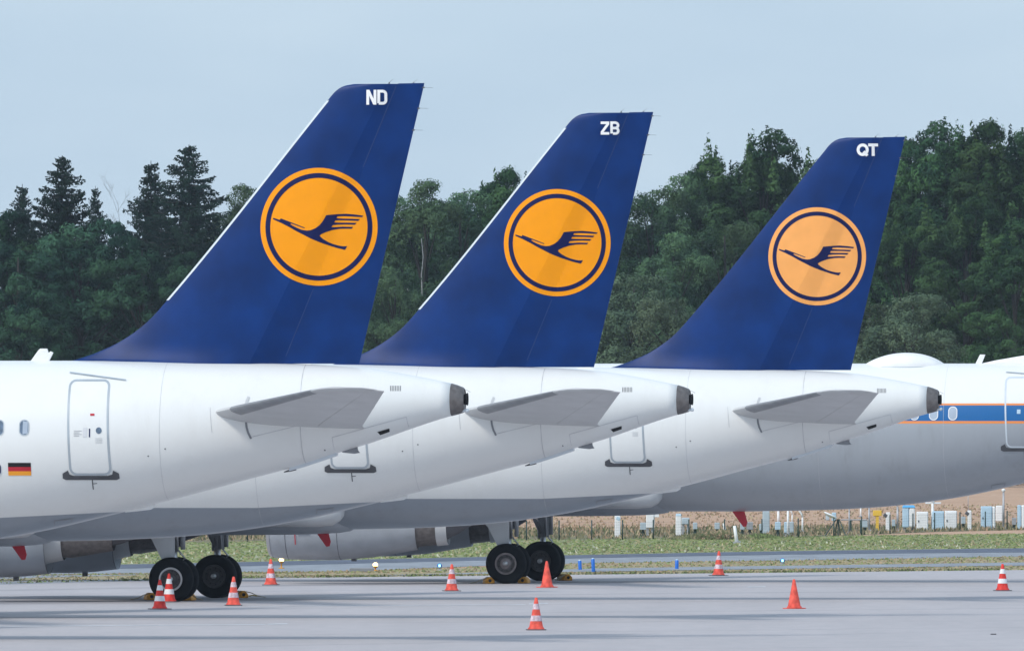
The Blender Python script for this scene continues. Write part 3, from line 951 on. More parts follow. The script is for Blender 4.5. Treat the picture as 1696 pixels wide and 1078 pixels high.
    if not retro:
        a_ = read(14, 787, hl.v); b_ = read(51, 766, hl.v)
        fu0, fu1, fz0, fz1 = a_[0], b_[0], a_[1], b_[1]
        t3 = (fz1 - fz0) / 3
        P = []
        for k in range(3):
            P.append(([(fu0, fz0 + k * t3), (fu1, fz0 + k * t3), (fu1, fz0 + (k + 1) * t3), (fu0, fz0 + (k + 1) * t3)], .006, k))
        decal("flag_marking", P, fmap, [M['yellowpaint'], M['red'], M['black']], root, .15)
    # ---- below the wing
    wings(root, ug, L, None)
    for side in (-1, 1):
        landing_gear(root, ug, side, M['metal'] if not retro else M['rim'], L)
        engine(root, ug + (6.42 if kind == 'long' else 6.1), side, kind, L)
    # nose gear, far ahead out of the picture
    ngu = ug + 12.64 + hl.ex * .5
    ng = MB(); ng.tube([(-ngu, 0, .38), (-ngu, 0, 2.1)], .08, 12); ng.tube([(-ngu, -.3, .38), (-ngu, .3, .38)], .05, 10)
    ngo = ng.build("nose_gear", M['metal'], root, smooth=True)
    for s_ in (-1, 1):
        t = MB(); t.lathe([(-.09, .2), (-.11, .32), (-.07, .375), (.07, .375), (.11, .32), (.09, .2), (.03, .12), (-.03, .12)], 'y', (-ngu, s_ * .25, .375), 32, close=True)
        t.build("nose_wheel", M['rubber'], ngo, smooth=True)
    return root, fus, finob, finmap, fmap, lew

M['door_white'] = mat('door_white', (0.775, 0.785, 0.77), 0.32, var=0.02, coat=.25)
M['door_grey'] = mat('door_handle_grey', (0.66, 0.67, 0.69), 0.4, var=0.03)

# stands: tail ends in the ground frame (X, Y)
PL = [(X1, D1), ((1143 - 848) / 71.3, F / 71.3), ((1555 - 848) / 65.2, F / 65.2)]
X4, D4 = 22.05, 475.1

hA = Hull()
AG = "airliners parked tail out in a row"
a1, fus1, fin1, finmapA, fmapA, lew1 = build_airliner("airliner", 'white', hA, 37.57, 19.08, 'short')
a1.location = (PL[0][0], PL[0][1], 0); a1.rotation_euler = (0, 0, -TH)
tag(a1, "white airliner with blue tail lettered ND, nearest of the row, flag by its door", "airliner", AG)
planes = [a1]
for i in (1, 2):
    c = copy_tree(a1)
    c.location = (PL[i][0], PL[i][1], 0)
    planes.append(c)
planes[1]["label"] = "white airliner with blue tail lettered ZB, second in the row"
planes[2]["label"] = "white airliner with blue tail lettered QT and orange emblem paled by painted-in glare"
def child(o, nm):
    for c in o.children:
        if c.name.split('.')[0] == nm: return c
for p, txt, zb, col in ((planes[0], "ND", 11.31, 'orange'), (planes[1], "ZB", 11.235, 'orange'), (planes[2], "QT", 11.28, 'pale_orange')):
    fo = child(p, "vertical_fin")
    emblem(fo, col, finmapA)
    lettering("lettering", txt, 2.085, zb, .315, finmapA, M['letter'], fo, gap=(.06 if txt == 'ND' else .05 if txt == 'ZB' else -.03))
# registration ahead of the flag on the nearest hull
rl = read(1.5, 785, hA.v)
lettering("lettering", "D-AIND", rl[0] + (.66 + .40 + .72 + .22 + .68 + .66 + .5) * .24 - .005, rl[1] - .01, .24, fmapA, M['emblem_blue'], fus1)
# third fin has no bare leading edge
f3 = child(planes[2], "vertical_fin")
for c in list(f3.children):
    if c.name.startswith("leading_edge"): bpy.data.objects.remove(c)
f_ = child(planes[2], "flag_marking"); f_.location = (-.51, .03, .06)

h4 = Hull(6.94, .20)
a4, fus4, fin4, fm4, fmap4, _ = build_airliner("airliner", 'retro', h4, 44.51, 21.85, 'long', retro=True)
a4.location = (X4, D4, 0); a4.rotation_euler = (0, 0, -TH)
tag(a4, "airliner with blue and orange window stripe and bare grey underside, behind the others", "airliner", AG)
emblem(fin4, 'orange', fm4)
# satcom radome and aerial on the crown of the fourth hull
def crown_pt(px, py): return read(px, py, lambda u, z: 0.0, X4, D4)
dm = MB(); vs, fs = [], []
ra_, rb_ = crown_pt(1427, 603), crown_pt(1569, 603)
nU = 28; nA = 24
for i in range(nU + 1):
    s = i / nU; u = ra_[0] + (rb_[0] - ra_[0]) * s
    hgt = .40 * (max(0, 1 - abs(2 * (s ** 1.08) - 1) ** 2.1)) ** .8
    wd = .62 * (max(0, 1 - abs(2 * s - 1) ** 2.6)) ** .6 + .001
    for k in range(nA + 1):
        a = math.pi * k / nA
        vs.append((-u, wd * math.cos(a), 6.10 - .09 + hgt * math.sin(a) ** .8))
for i in range(nU):
    for k in range(nA):
        a = i * (nA + 1) + k; fs.append((a, a + 1, a + nA + 2, a + nA + 1))
dm.add(vs, fs); rdm = dm.build("radome", M['box_white'], a4, smooth=True)
sk = MB()
vs, fs = [], []
for i in range(nU + 1):
    s = i / nU; u = ra_[0] + .03 + (rb_[0] - ra_[0] - .06) * s
    wd = .645 * (max(0, 1 - abs(2 * s - 1) ** 2.6)) ** .6 + .01
    vs += [(-u, -wd, 5.975), (-u, -wd, 6.018), (-u, -wd * .9, 6.02)]
for i in range(nU):
    for k in (0, 1):
        a = i * 3 + k; fs.append((a, a + 1, a + 4, a + 3))
sk.add(vs, fs).build("radome_skirt", M['frame'], rdm, smooth=True)
cu = crown_pt(1622, 600)[0]
ta = MB(); ta.prism([(-cu - .13, 6.06), (-cu + .05, 6.06), (-cu + .17, 6.36), (-cu + .02, 6.36)], -.03, .03); ta.build("blade_antenna", M['box_white'], a4, bevel=.008)
# white fairing ahead of the fourth fin
wf = MB(); wf.prism([(-9.15, 6.08), (-8.6, 6.20), (-7.9, 6.32), (-7.6, 6.36), (-7.6, 6.05)], -.16, .16); wf.build("dorsal_fairing", M['letter'], a4, bevel=.06)
# red stencil panel on the near engine of the fourth hull
e4 = [c for c in a4.children if c.name.split('.')[0] == 'engine'][0]
pn = MB()
def eng_pt(px, py, dv):
    Y = D4 + 28 * ST - 5.6 * CT - dv
    X = (px - 848) / F * Y; z = CH + (HOR - py) * Y / F
    dx, dy = X - X4, Y - D4
    return (dx * CT - dy * ST, dx * ST + dy * CT, z)
for (x0, x1, y0, y1, mi) in ((488, 489.6, 877, 901, 0), (491.5, 513, 876, 883.5, 1), (497, 499, 877, 882, 0), (501, 503, 877, 882, 0), (505, 507, 877, 882, 0)):
    z0, z1 = eng_pt(x0, y1, 0)[2], eng_pt(x0, y0, 0)[2]
    rr = 1.065
    xs = (eng_pt(x0, y0, 1.0)[0], eng_pt(x1, y0, 1.0)[0])
    pts = []
    for x in xs:
        for z in (z0, z1):
            yy = -5.6 - math.sqrt(max(.01, rr * rr - (z - 1.71) ** 2)) - .012 - (.006 if mi == 0 else 0)
            pts.append((x, yy, z))
    pn.add(pts, [(0, 2, 3, 1)], mi)
pn.build("stencil_panel", [M['red'], M['letter']], e4)

# ------------------------------------------------------------------ ground
def apron_mat():
    m, nt, b = nmat("apron_concrete")
    X, Y, Z = xyz(nt)
    base = mixc(nt, rng(nt, add_noise(nt, 1.0, 6.0, stretch=(.35, .03, 1)), .3, .7), (0.40, 0.375, 0.385), (0.455, 0.425, 0.435))
    base = mixc(nt, mth(nt, 'MULTIPLY', rng(nt, add_noise(nt, 1.0, 5.0, stretch=(2.2, .35, 1)), .42, .62), .22), base, (0.32, 0.32, 0.335))
    base = mixc(nt, mth(nt, 'MULTIPLY', rng(nt, add_noise(nt, 24.0, 2.0), .35, .65), .12), base, (0.52, 0.52, 0.54))
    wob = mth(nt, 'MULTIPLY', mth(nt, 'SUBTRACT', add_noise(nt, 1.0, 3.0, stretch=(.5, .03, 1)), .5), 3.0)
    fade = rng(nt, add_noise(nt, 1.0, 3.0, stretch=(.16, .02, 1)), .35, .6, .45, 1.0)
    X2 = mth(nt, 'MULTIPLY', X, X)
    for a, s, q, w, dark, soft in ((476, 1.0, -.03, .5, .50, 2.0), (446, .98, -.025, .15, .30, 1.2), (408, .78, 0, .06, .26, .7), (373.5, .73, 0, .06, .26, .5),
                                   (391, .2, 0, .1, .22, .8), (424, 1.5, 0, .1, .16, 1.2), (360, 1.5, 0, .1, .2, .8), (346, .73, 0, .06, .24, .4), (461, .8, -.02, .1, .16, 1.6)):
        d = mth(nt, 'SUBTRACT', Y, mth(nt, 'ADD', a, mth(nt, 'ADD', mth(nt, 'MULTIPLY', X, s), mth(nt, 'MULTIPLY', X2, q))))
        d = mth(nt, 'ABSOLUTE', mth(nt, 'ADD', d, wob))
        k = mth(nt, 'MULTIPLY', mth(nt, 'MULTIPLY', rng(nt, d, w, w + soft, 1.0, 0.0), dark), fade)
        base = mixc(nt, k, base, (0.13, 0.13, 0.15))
    # the broad dark strip under the third airliner, darkest towards the left
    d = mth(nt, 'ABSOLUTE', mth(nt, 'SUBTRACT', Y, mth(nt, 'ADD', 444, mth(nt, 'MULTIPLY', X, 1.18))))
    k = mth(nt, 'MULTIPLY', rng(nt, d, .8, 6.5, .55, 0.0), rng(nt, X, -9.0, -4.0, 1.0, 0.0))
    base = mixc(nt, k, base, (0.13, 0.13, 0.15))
    nt.links.new(base, b.inputs['Base Color'])
    b.inputs['Roughness'].default_value = 0.85
    b.inputs['Specular IOR Level'].default_value = 0.3
    return m

def grass_mat(name, c1, c2, c3, sc=1.0):
    m, nt, b = nmat(name)
    f = rng(nt, add_noise(nt, 1.0, 5.0, stretch=(.25 * sc, .05 * sc, 1)), .3, .7)
    g = rng(nt, add_noise(nt, 1.0, 4.0, stretch=(3 * sc, .6 * sc, 1)), .4, .65)
    c = mixc(nt, f, c1, c2); c = mixc(nt, mth(nt, 'MULTIPLY', g, .6), c, c3)
    nt.links.new(c, b.inputs['Base Color'])
    b.inputs['Roughness'].default_value = 0.95
    b.inputs['Specular IOR Level'].default_value = 0.1
    return m

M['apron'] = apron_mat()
M['field'] = grass_mat('dry_field', (0.46, 0.305, 0.205), (0.54, 0.37, 0.26), (0.40, 0.25, 0.17))
M['green'] = grass_mat('green_verge', (0.22, 0.25, 0.115), (0.27, 0.29, 0.145), (0.32, 0.31, 0.19))
M['brown'] = grass_mat('brown_verge', (0.36, 0.29, 0.185), (0.27, 0.26, 0.14), (0.40, 0.32, 0.22))
M['weeds'] = grass_mat('weedy_ground', (0.19, 0.18, 0.11), (0.28, 0.23, 0.15), (0.15, 0.15, 0.09))
M['taxi_dark'] = mat('taxiway_dark', (0.085, 0.10, 0.14), 0.8, var=0.15, stretch=(.4, .05, 1))
M['taxi_light'] = mat('taxiway_shoulder', (0.25, 0.27, 0.30), 0.85, var=0.15, stretch=(.4, .05, 1))
M['kerb'] = mat('apron_edge', (0.40, 0.39, 0.40), 0.9, var=0.1, stretch=(.4, .05, 1))
M['paint'] = mat('worn_paint', (0.55, 0.57, 0.60), 0.7, var=0.25, scale=1.0)

def sheet(name, near, far, z, m, kind="structure", n=60):
    """ground strip between two curves given as photo (x, y) tables, laid out on the ground plane"""
    vs, fs = [], []
    for i in range(n + 1):
        px = -2600 + (1696 + 5200) * i / n
        for tab in (near, far):
            py = interp(tab, px) if tab[0][0] <= px <= tab[-1][0] else None
            if py is None:
                a, b = (tab[0], tab[1]) if px < tab[0][0] else (tab[-1], tab[-2])
                py = a[1] + (b[1] - a[1]) / (b[0] - a[0]) * (px - a[0]) * .6
            x, y = gp(px, py); vs.append((x, y, z))
    for i in range(n): a = i * 2; fs.append((a, a + 2, a + 3, a + 1))
    o = MB().add(vs, fs).build(name, m, recalc=False)
    for p in o.data.polygons:
        if p.normal.z < 0: p.flip()
    tag(o, kind=kind)
    return o

g = MB().add([(-1500, -200, -.012), (1500, -200, -.012), (1500, 6000, -.012), (-1500, 6000, -.012)], [(0, 1, 2, 3)]).build("ground", M['field'], recalc=False)
tag(g, kind="structure")
E0 = [(0, 966), (400, 957.5), (970, 951), (1330, 947.3), (1696, 943.3)]
def off(tab, d): return [(x, y + d) for x, y in tab]
# apron: from behind the camera to its far edge
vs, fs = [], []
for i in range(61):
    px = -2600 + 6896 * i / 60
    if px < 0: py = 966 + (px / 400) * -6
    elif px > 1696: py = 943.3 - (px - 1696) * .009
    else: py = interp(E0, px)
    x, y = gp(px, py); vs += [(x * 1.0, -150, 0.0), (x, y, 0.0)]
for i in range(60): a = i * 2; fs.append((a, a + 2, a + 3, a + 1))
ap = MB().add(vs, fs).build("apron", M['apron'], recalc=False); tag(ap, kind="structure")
sheet("grass_verge", off(E0, 0), [(0, 940), (400, 943.5), (600, 944.5), (960, 931.5), (1330, 926.5), (1696, 919.5)], -.008, M['brown'])
sheet("taxiway", [(0, 958), (200, 952), (400, 947.5), (600, 944.5), (750, 938), (960, 932), (1330, 927), (1696, 920.5)], [(0, 938), (200, 934), (400, 930), (960, 918.3), (1330, 911.5), (1696, 907)], -.004, M['taxi_light'])
sheet("taxiway_centre", [(0, 945), (200, 941), (400, 937), (960, 924), (1330, 917.5), (1696, 914)], [(0, 938.3), (200, 934.3), (400, 930.3), (960, 918.5), (1330, 911.8), (1696, 907.3)], 0.0, M['taxi_dark'])
sheet("service_path", [(840, 949.5), (960, 946.5), (1330, 941.0), (1696, 936.0)], [(840, 946.5), (960, 941.5), (1330, 936), (1696, 930.8)], 0.002, M['taxi_light'])
sheet("grass", [(0, 938.1), (200, 934.1), (400, 930.1), (960, 918.4), (1330, 911.6), (1696, 907.1)], [(0, 902), (400, 896), (960, 892), (1330, 888), (1450, 886), (1696, 883)], -.006, M['green'])
sheet("weed_ground", [(0, 903), (400, 897), (960, 893), (1330, 889), (1450, 884), (1550, 880), (1696, 876.5)], [(0, 885), (400, 882), (960, 878), (1330, 874), (1696, 870)], -.003, M['weeds'])
# worn paint marks on the apron
def mark(px0, px1, py0, py1, wpx):
    a, b = gp(px0, py0), gp(px1, py1)
    c, d = gp(px1, py1 + wpx), gp(px0, py0 + wpx)
    o = MB().add([(d[0], d[1], .004), (c[0], c[1], .004), (b[0], b[1], .004), (a[0], a[1], .004)], [(0, 1, 2, 3)]).build("painted_line", M['paint'], recalc=False)
    tag(o, kind="structure")
mark(443, 476, 1032.6, 1031.8, 1.3); mark(876, 907, 999.0, 998.2, 1.2); mark(1238, 1268, 971.2, 970.6, 1.1)
mark(0, 440, 1036.5, 1033.3, .8); mark(410, 870, 1003.6, 1000.3, .6)

# ------------------------------------------------------------------ grass and weeds as real blades
def blades(name, near, far, count, h, mats, seed, wide=.05, xr=(-26, 26), dens=None):
    rnd = random.Random(seed); vs, fs, mi = [], [], []
    me = MB()
    while len(me.f) < count:
        t = rnd.random(); X = rnd.uniform(*xr)
        # find depth between the two curves at this X
        Dn = D_at(near, X); Df = D_at(far, X)
        D = Dn + (Df - Dn) * t
        if dens and rnd.random() > dens(X, D): continue
        hh = h * rnd.uniform(.4, 1.3); w = wide * rnd.uniform(.5, 1.4)
        lean = rnd.uniform(-.5, .5) * hh; ly = rnd.uniform(-.4, .4) * hh
        a = rnd.uniform(0, math.pi); cx, cy = math.cos(a) * w, math.sin(a) * w
        me.add([(X - cx, D - cy, -.01), (X + cx, D + cy, -.01), (X + lean, D + ly, hh)], [(0, 1, 2)], rnd.randrange(len(mats)))
    o = me.build(name, mats, recalc=False)
    tag(o, kind="stuff")
    return o

def D_at(tab, X):
    D = 520.0
    for _ in range(12):
        px = 848 + X * F / D
        if px < tab[0][0]: py = tab[0][1]
        elif px > tab[-1][0]: py = tab[-1][1]
        else: py = lerp_tab(tab, px)
        D = F * CH / (py - HOR)
    return D

def leafm(name, c, var=.3): return mat(name, c, .8, var=var, scale=2.0, spec=.15)
M['b_green'] = leafm('blade_green', (0.20, 0.26, 0.10)); M['b_lime'] = leafm('blade_lime', (0.25, 0.30, 0.13)); M['b_straw'] = leafm('blade_straw', (0.37, 0.32, 0.20))
M['b_tan'] = leafm('blade_tan', (0.38, 0.28, 0.19)); M['b_dark'] = leafm('blade_dark', (0.10, 0.125, 0.06)); M['b_white'] = leafm('flower_white', (0.55, 0.56, 0.45), .1)
M['b_olive'] = leafm('blade_olive', (0.20, 0.19, 0.11))
GR0 = [(0, 938), (200, 934), (400, 930), (960, 918), (1330, 911), (1696, 907)]
GR1 = [(0, 902), (400, 896), (960, 892), (1330, 888), (1450, 886), (1696, 883)]
blades("meadow_grass", GR0, GR1, 24000, .035, [M['b_green'], M['b_lime'], M['b_lime'], M['b_lime'], M['b_straw'], M['b_lime']], 1, .08)
blades("white_flowers", GR0, [(0, 922), (400, 912), (960, 905), (1330, 899), (1696, 897)], 1300, .09, [M['b_white'], M['b_straw'], M['b_straw']], 2, .05)
VG1 = [(0, 952), (400, 947), (600, 944.5), (960, 931.5), (1330, 926.5), (1696, 919.5)]
PN = [(0, 954), (840, 949.5), (960, 946.5), (1330, 941.0), (1696, 936.0)]
PF = [(0, 953), (840, 946.5), (960, 941.5), (1330, 936), (1696, 930.8)]
blades("verge_grass", off(E0, -.3), PN, 5000, .028, [M['b_straw'], M['b_tan'], M['b_straw'], M['b_olive'], M['b_lime']], 3, .06)
blades("verge_grass", PF, VG1, 6500, .035, [M['b_straw'], M['b_tan'], M['b_straw'], M['b_lime'], M['b_lime']], 31, .06)
blades("edge_weeds", off(E0, .2), off(E0, -1.4), 2600, .06, [M['b_dark'], M['b_green'], M['b_olive']], 4, .05, dens=lambda X, D: .25 + .75 * (math.sin(X * 1.7) * math.sin(X * .61 + 2) > .1))
WD0 = [(0, 900), (400, 894), (960, 892), (1330, 889), (1450, 884), (1550, 880), (1696, 877)]
WD1 = [(0, 885), (400, 882), (960, 874), (1330, 872), (1696, 868)]
blades("tall_weeds", WD0, WD1, 13000, .15, [M['b_olive'], M['b_tan'], M['b_dark'], M['b_tan'], M['b_straw'], M['b_olive']], 5, .05)
blades("dry_grass", off(WD1, 0), [(0, 845), (1696, 835)], 6000, .08, [M['b_tan'], M['b_tan'], M['b_straw']], 6, .07)

def low_bush(name, px, py, hpx, wpx, label, m, seed):
    x, y = gp(px, py); s = F / y; rnd = random.Random(seed); mb = MB()
    for _ in range(900):
        r = rnd.gauss(0, .38); X = x + r * wpx / s / 1.4; h = hpx / s * max(.15, math.exp(-r * r * 1.6)) * rnd.uniform(.2, 1.05)
        Y = y + rnd.gauss(0, .5); w = .03
        mb.add([(X - w, Y, h - .1), (X + w, Y, h - .1), (X + rnd.uniform(-.08, .08), Y + .03, h)], [(0, 1, 2)], rnd.randrange(len(m)))
    for _ in range(60):
        X = x + rnd.gauss(0, .25) * wpx / s; mb.tube([(X, y, 0), (X + rnd.uniform(-.1, .1), y, hpx / s * rnd.uniform(.3, .7))], .006, 4)
    o = mb.build(name, m, recalc=False); tag(o, label, "bush", "low bushes beside the fence")
low_bush("bush", 1192, 893, 17, 90, "low olive bush below the red aerial, around the leaning white post", [M['b_olive'], M['b_dark'], M['b_tan']], 11)
low_bush("bush", 1155, 893, 11, 80, "low dark bush left of the taller olive bush", [M['b_dark'], M['b_olive']], 12)
low_bush("bush", 1260, 891, 9, 60, "low green bush below the tall grey column", [M['b_dark'], M['b_green']], 13)

# ------------------------------------------------------------------ cones
def cone_proto(kind):
    root = empty("traffic_cone")
    H_ = .72
    b = MB()
    b.box((0, 0, .012), (.42, .42, .022)); b.build("base", M['dkgrey'] if kind != 'plain' else M['cone_faded'], root, bevel=.008)
    body = M['cone_red'] if kind == 'new' else M['cone_faded']
    def r(z): return .165 - (.165 - .028) * ((z - .02) / (H_ - .02))
    z0 = .023
    c = MB()
    c.lathe([(z0, .19), (z0 + .03, .175), (z0 + .05, r(z0 + .05)), (H_ - .01, r(H_ - .01)), (H_, .018), (H_ - .005, .0)], 'z', (0, 0, 0), 28)
    c.build("cone_body", body, root, smooth=True)
    if kind != 'plain':
        wm = M['cone_white'] if kind == 'new' else M['cone_dirty']
        for za, zb in ((.20, .325), (.46, .585)):
            s = MB(); s.lathe([(za, r(za) + .0035), (zb, r(zb) + .0035)], 'z', (0, 0, 0), 28); s.build("reflective_band", wm, root, smooth=True)
    return root
protos = {k: cone_proto(k) for k in ('new', 'old', 'plain')}
used = set()
CG = "traffic cones round the parked airliners"
for px, py, kind, tilt, lab in (
    (264.5, 1008.5, 'new', 1, "clean red and white cone in front of the left wheel, nearest of that pair"),
    (280, 996.5, 'new', -1, "clean red and white cone standing right against the pale wheel hub"),
    (386.5, 1002.5, 'old', 1, "red and white cone in front of the dark wheel with a yellow chock behind it"),
    (448.5, 968.5, 'old', -1, "red and white cone left of the long grey engine"),
    (748, 978.5, 'old', 1, "red and white cone between the grey engine and the right pair of wheels"),
    (906, 972.5, 'plain', -1.5, "faded plain red cone in front of the rightmost black wheel"),
    (888, 1043, 'old', 0, "scuffed red and white cone standing nearest to the viewer"),
    (1190, 953, 'old', 3, "worn red and white cone at the grass edge, its tip bent"),
    (1315.5, 1007.5, 'plain', -1, "plain orange-red cone without bands on the open apron"),
    (1660.5, 978, 'new', 0, "clean red and white cone alone at the right end of the apron")):
    o = protos[kind] if kind not in used else copy_tree(protos[kind])
    used.add(kind)
    x, y = gp(px, py); o.location = (x, y, .001); o.rotation_euler = (0, R(tilt * .6), R(px * 7 % 90))
    tag(o, lab, "traffic cone", CG)

# ------------------------------------------------------------------ chocks
def chock_proto():
    root = empty("wheel_chock")
    b = MB(); b.prism([(-.14, 0), (.14, 0), (.13, .10), (.05, .185), (-.05, .185), (-.13, .10)], -.26, .26)
    b.build("block", M['chock'], root, bevel=.025)
    h = MB(); h.lathe([(-.262, .0), (-.265, .0), (-.265, .045), (-.255, .045)], 'y', (0, 0, .085), 16); h.lathe([(-.256, .075), (-.268, .07), (-.268, .05), (-.256, .045)], 'y', (0, 0, .085), 16, mi=1)
    h.build("end_hole", [M['black'], M['chock']], root)
    return root
cp = chock_proto()
first = True
for px, py, rz, rope, lab in ((249, 993, 10, (-1, .45), "yellow wheel chock at the left foot of the pale-hubbed wheel"),
                        (312.5, 994, -14, (1, .35), "yellow wheel chock between the two left wheels"),
                        (398, 989.5, 20, (1, .5), "yellow wheel chock behind the cone at the dark wheel"),
                        (809.5, 966, 8, (1, .4), "yellow wheel chock at the left foot of the brown-hubbed wheel"),
                        (868, 965.5, -10, (-1, .4), "yellow wheel chock between the brown-hubbed wheel and the faded cone"),
                        (935, 961, 24, (-1, .3), "yellow wheel chock right of the rightmost wheel")):
    o = cp if first else copy_tree(cp)
    first = False
    x, y = gp(px, py); o.location = (x, y, 0); o.rotation_euler = (0, 0, R(rz)); tag(o, lab, "wheel chock", "yellow chocks at the main wheels")
    rp = MB(); s = rope[0]; L_ = rope[1]
    rp.tube([(s * .05, -.2, .17), (s * (.05 + L_ * .35), -.22, .13), (s * (.05 + L_ * .7), -.25, .05), (s * (.1 + L_), -.25, .015)], .012, 6)
    rp.build("rope", M['rope'], o, smooth=True)
x, y = gp(400, 987)
cb = MB(); cb.tube([(x + .05 * k, y + .4 * math.sin(k * .7), .02 + .012 * math.sin(k * 1.3)) for k in range(10)], .016, 6)
o = cb.build("cable", M['cable'], smooth=True); tag(o, "loose yellow-brown cable end lying right of the dark wheel", "cable")
x, y = gp(1645, 1050.5)
cb = MB()
for k in range(4): cb.lathe([(-.02, .0), (-.015, .012), (.015, .015), (.02, 0)], 'x', (x - .04 + k * .03, y + (k % 2) * .05, .012), 7)
o = cb.build("debris", M['dkgrey']); tag(o, "small dark scrap lying on the right of the apron", "debris")

# ------------------------------------------------------------------ lights and markers by the taxiway
def edge_light(px, pyb, pyl, lamp, label, grp):
    x, y = gp(px, pyb); s = F / y; h = (pyb - pyl) / s
    root = empty("edge_light", (x, y, 0)); tag(root, label, "edge light", grp)
    st = MB(); st.lathe([(0, .09), (.02, .09), (.03, .022), (h - .09, .022), (h - .08, .06), (h - .03, .065)], 'z', (0, 0, 0), 16); st.build("stem", M['steel'] if lamp == 'lamp_blue' else M['chock'], root, smooth=True)
    r = .075
    g_ = MB(); g_.lathe([(h + r * math.sin(R(a)), r * math.cos(R(a))) for a in range(-85, 91, 25)], 'z', (0, 0, 0), 18); gl_ = g_.build("lamp", M[lamp] if lamp == 'lamp_on' else M['mark_blue'], root, smooth=True)
    if lamp == 'lamp_blue':
        q = MB(); q.lathe([(h - .03, .03), (h, .04), (h + .04, .03)], 'z', (.0, -.05, 0), 12); q.build("bulb", M['lamp_blue'], gl_, smooth=True)
edge_light(466, 941, 927, 'lamp_on', "lit warm white light beside the red and white cone left of the engine", "lit warm white lights")
edge_light(621.7, 945, 935, 'lamp_on', "lit warm white light below the middle of the grey engine", "lit warm white lights")
edge_light(728, 944, 936.5, 'lamp_blue', "lit blue light left of the cone beneath the engine", "lit blue taxiway lights")
edge_light(1296, 934, 928, 'lamp_blue', "lit blue light alone on the grass at the right", "lit blue taxiway lights")
for px, pb, pt, lean, lab in ((961, 943, 928, -4, "blue marker post right beside the black wheel, left of its pair"), (983, 946.5, 925, -3, "taller blue marker post, right of the pair beside the wheels"),
                        (1121, 941.5, 927, 0, "blue marker post with pale cap alone on the verge")):
    x, y = gp(px, pb); s = F / y; h = (pb - pt) / s
    root = empty("marker_post", (x, y, 0)); root.rotation_euler = (0, R(lean), 0)
    tag(root, lab, "marker post", "blue marker posts on the verge")
    q = MB(); q.lathe([(0, .055), (h - .02, .055), (h, .04)], 'z', (0, 0, 0), 14); q.build("post", M['mark_blue'], root, smooth=True)
    q = MB(); q.lathe([(h, .04), (h + .025, .03), (h + .03, 0)], 'z', (0, 0, 0), 14); q.build("cap", M['box_blue'], root, smooth=True)
x, y = gp(599, 946)
q = MB(); q.box((x, y, .05), (.72, .5, .12)); o = q.build("drain_cover", M['midgrey'], bevel=.02); tag(o, "flat grey concrete slab on the verge left of the lit lamp", "concrete slab")

# ------------------------------------------------------------------ fence
fr = empty("wire_fence", (0, 0, 0)); tag(fr, "low dark green wire fence with thin posts in front of the instrument boxes", "fence")
FB = [(-400, 900), (900, 894), (1080, 893), (1300, 890.5), (1420, 887), (1520, 880), (1700, 875), (1900, 872)]
posts = [-20, 60, 140, 220, 300, 355, 410, 470, 530, 590, 650, 710, 770, 830, 872, 926, 980, 1031, 1082, 1141, 1200, 1262, 1322, 1381, 1427, 1474, 1512, 1548, 1590, 1632, 1668, 1710, 1760]
prev = None; wires = MB()
for px in posts:
    x, y = gp(px, lerp_tab(FB, px)); h = .70
    p_ = MB(); p_.tube([(x, y, -.02), (x, y, h)], .026, 8); p_.lathe([(h, .03), (h + .02, .02), (h + .025, 0)], 'z', (x, y, 0), 8); p_.build("fence_post", M['post'], fr, smooth=True)
    if prev:
        for k in range(7):
            z = .04 + k * .1
            wires.tube([(prev[0], prev[1], z), (x, y, z)], .0022, 3, caps=False)
        d = math.hypot(x - prev[0], y - prev[1]); n = int((abs(x - prev[0])) / .075)
        for k in range(1, n):
            t = k / n; wires.tube([(prev[0] + (x - prev[0]) * t, prev[1] + (y - prev[1]) * t, .02), (prev[0] + (x - prev[0]) * t, prev[1] + (y - prev[1]) * t, .66)], .0012, 3, caps=False)
    prev = (x, y)
wires.build("wire_mesh", M['post'], fr)

# ------------------------------------------------------------------ instrument field beyond the fence
IG = "instrument boxes in the measuring field"
def base(px, pb):
    x, y = gp(px, pb); return x, y, F / y
def cabinet(px0, px1, pt, pb, m1, label, split=None, m2=None, legs=0, roof=None, door=True, name="cabinet", depth=.6, cat="cabinet"):
    x, y, s = base((px0 + px1) / 2, pb); w = (px1 - px0) / s; h = (pb - pt) / s
    root = empty(name, (x, y, 0)); tag(root, label, cat, IG)
    z0 = legs / s
    b = MB()
    if split is None: b.box((0, 0, z0 + (h - z0) / 2), (w, depth, h - z0)); b.build("housing", m1, root, bevel=.03)
    else:
        f = (split - px0) / (px1 - px0)
        a = MB(); a.box((-w / 2 + w * f / 2, 0, z0 + (h - z0) / 2), (w * f - .006, depth, h - z0)); a.build("housing", m1, root, bevel=.03)
        c = MB(); c.box((w / 2 - w * (1 - f) / 2, 0, z0 + (h - z0) / 2), (w * (1 - f) - .006, depth, h - z0 - .01)); c.build("side_housing", m2, root, bevel=.06)
    if door:
        wd = (w if split is None else w * f); cx = 0 if split is None else -w / 2 + w * f / 2
        if wd > .3:
            d = MB(); d.box((cx, -depth / 2 - .01, z0 + (h - z0) / 2), (wd * .88, .02, (h - z0) * .86)); dd = d.build("door", m1, root, bevel=.008)
            k = MB(); k.box((cx - wd * .34, -depth / 2 - .03, z0 + (h - z0) * .48), (.04, .03, .07)); k.build("handle", M['dkgrey'], dd)
    if roof is not None:
        r = MB(); r.box((0, 0, h + .03), (w * 1.04, depth * 1.1, .09), taper=.8); r.build("roof", roof, root, bevel=.015)
    if legs:
        for sx in (-1, 1):
            l = MB(); l.box((sx * w * .32, 0, z0 / 2), (.10, .12, z0)); l.build("leg", M['steel'], root)
    return root
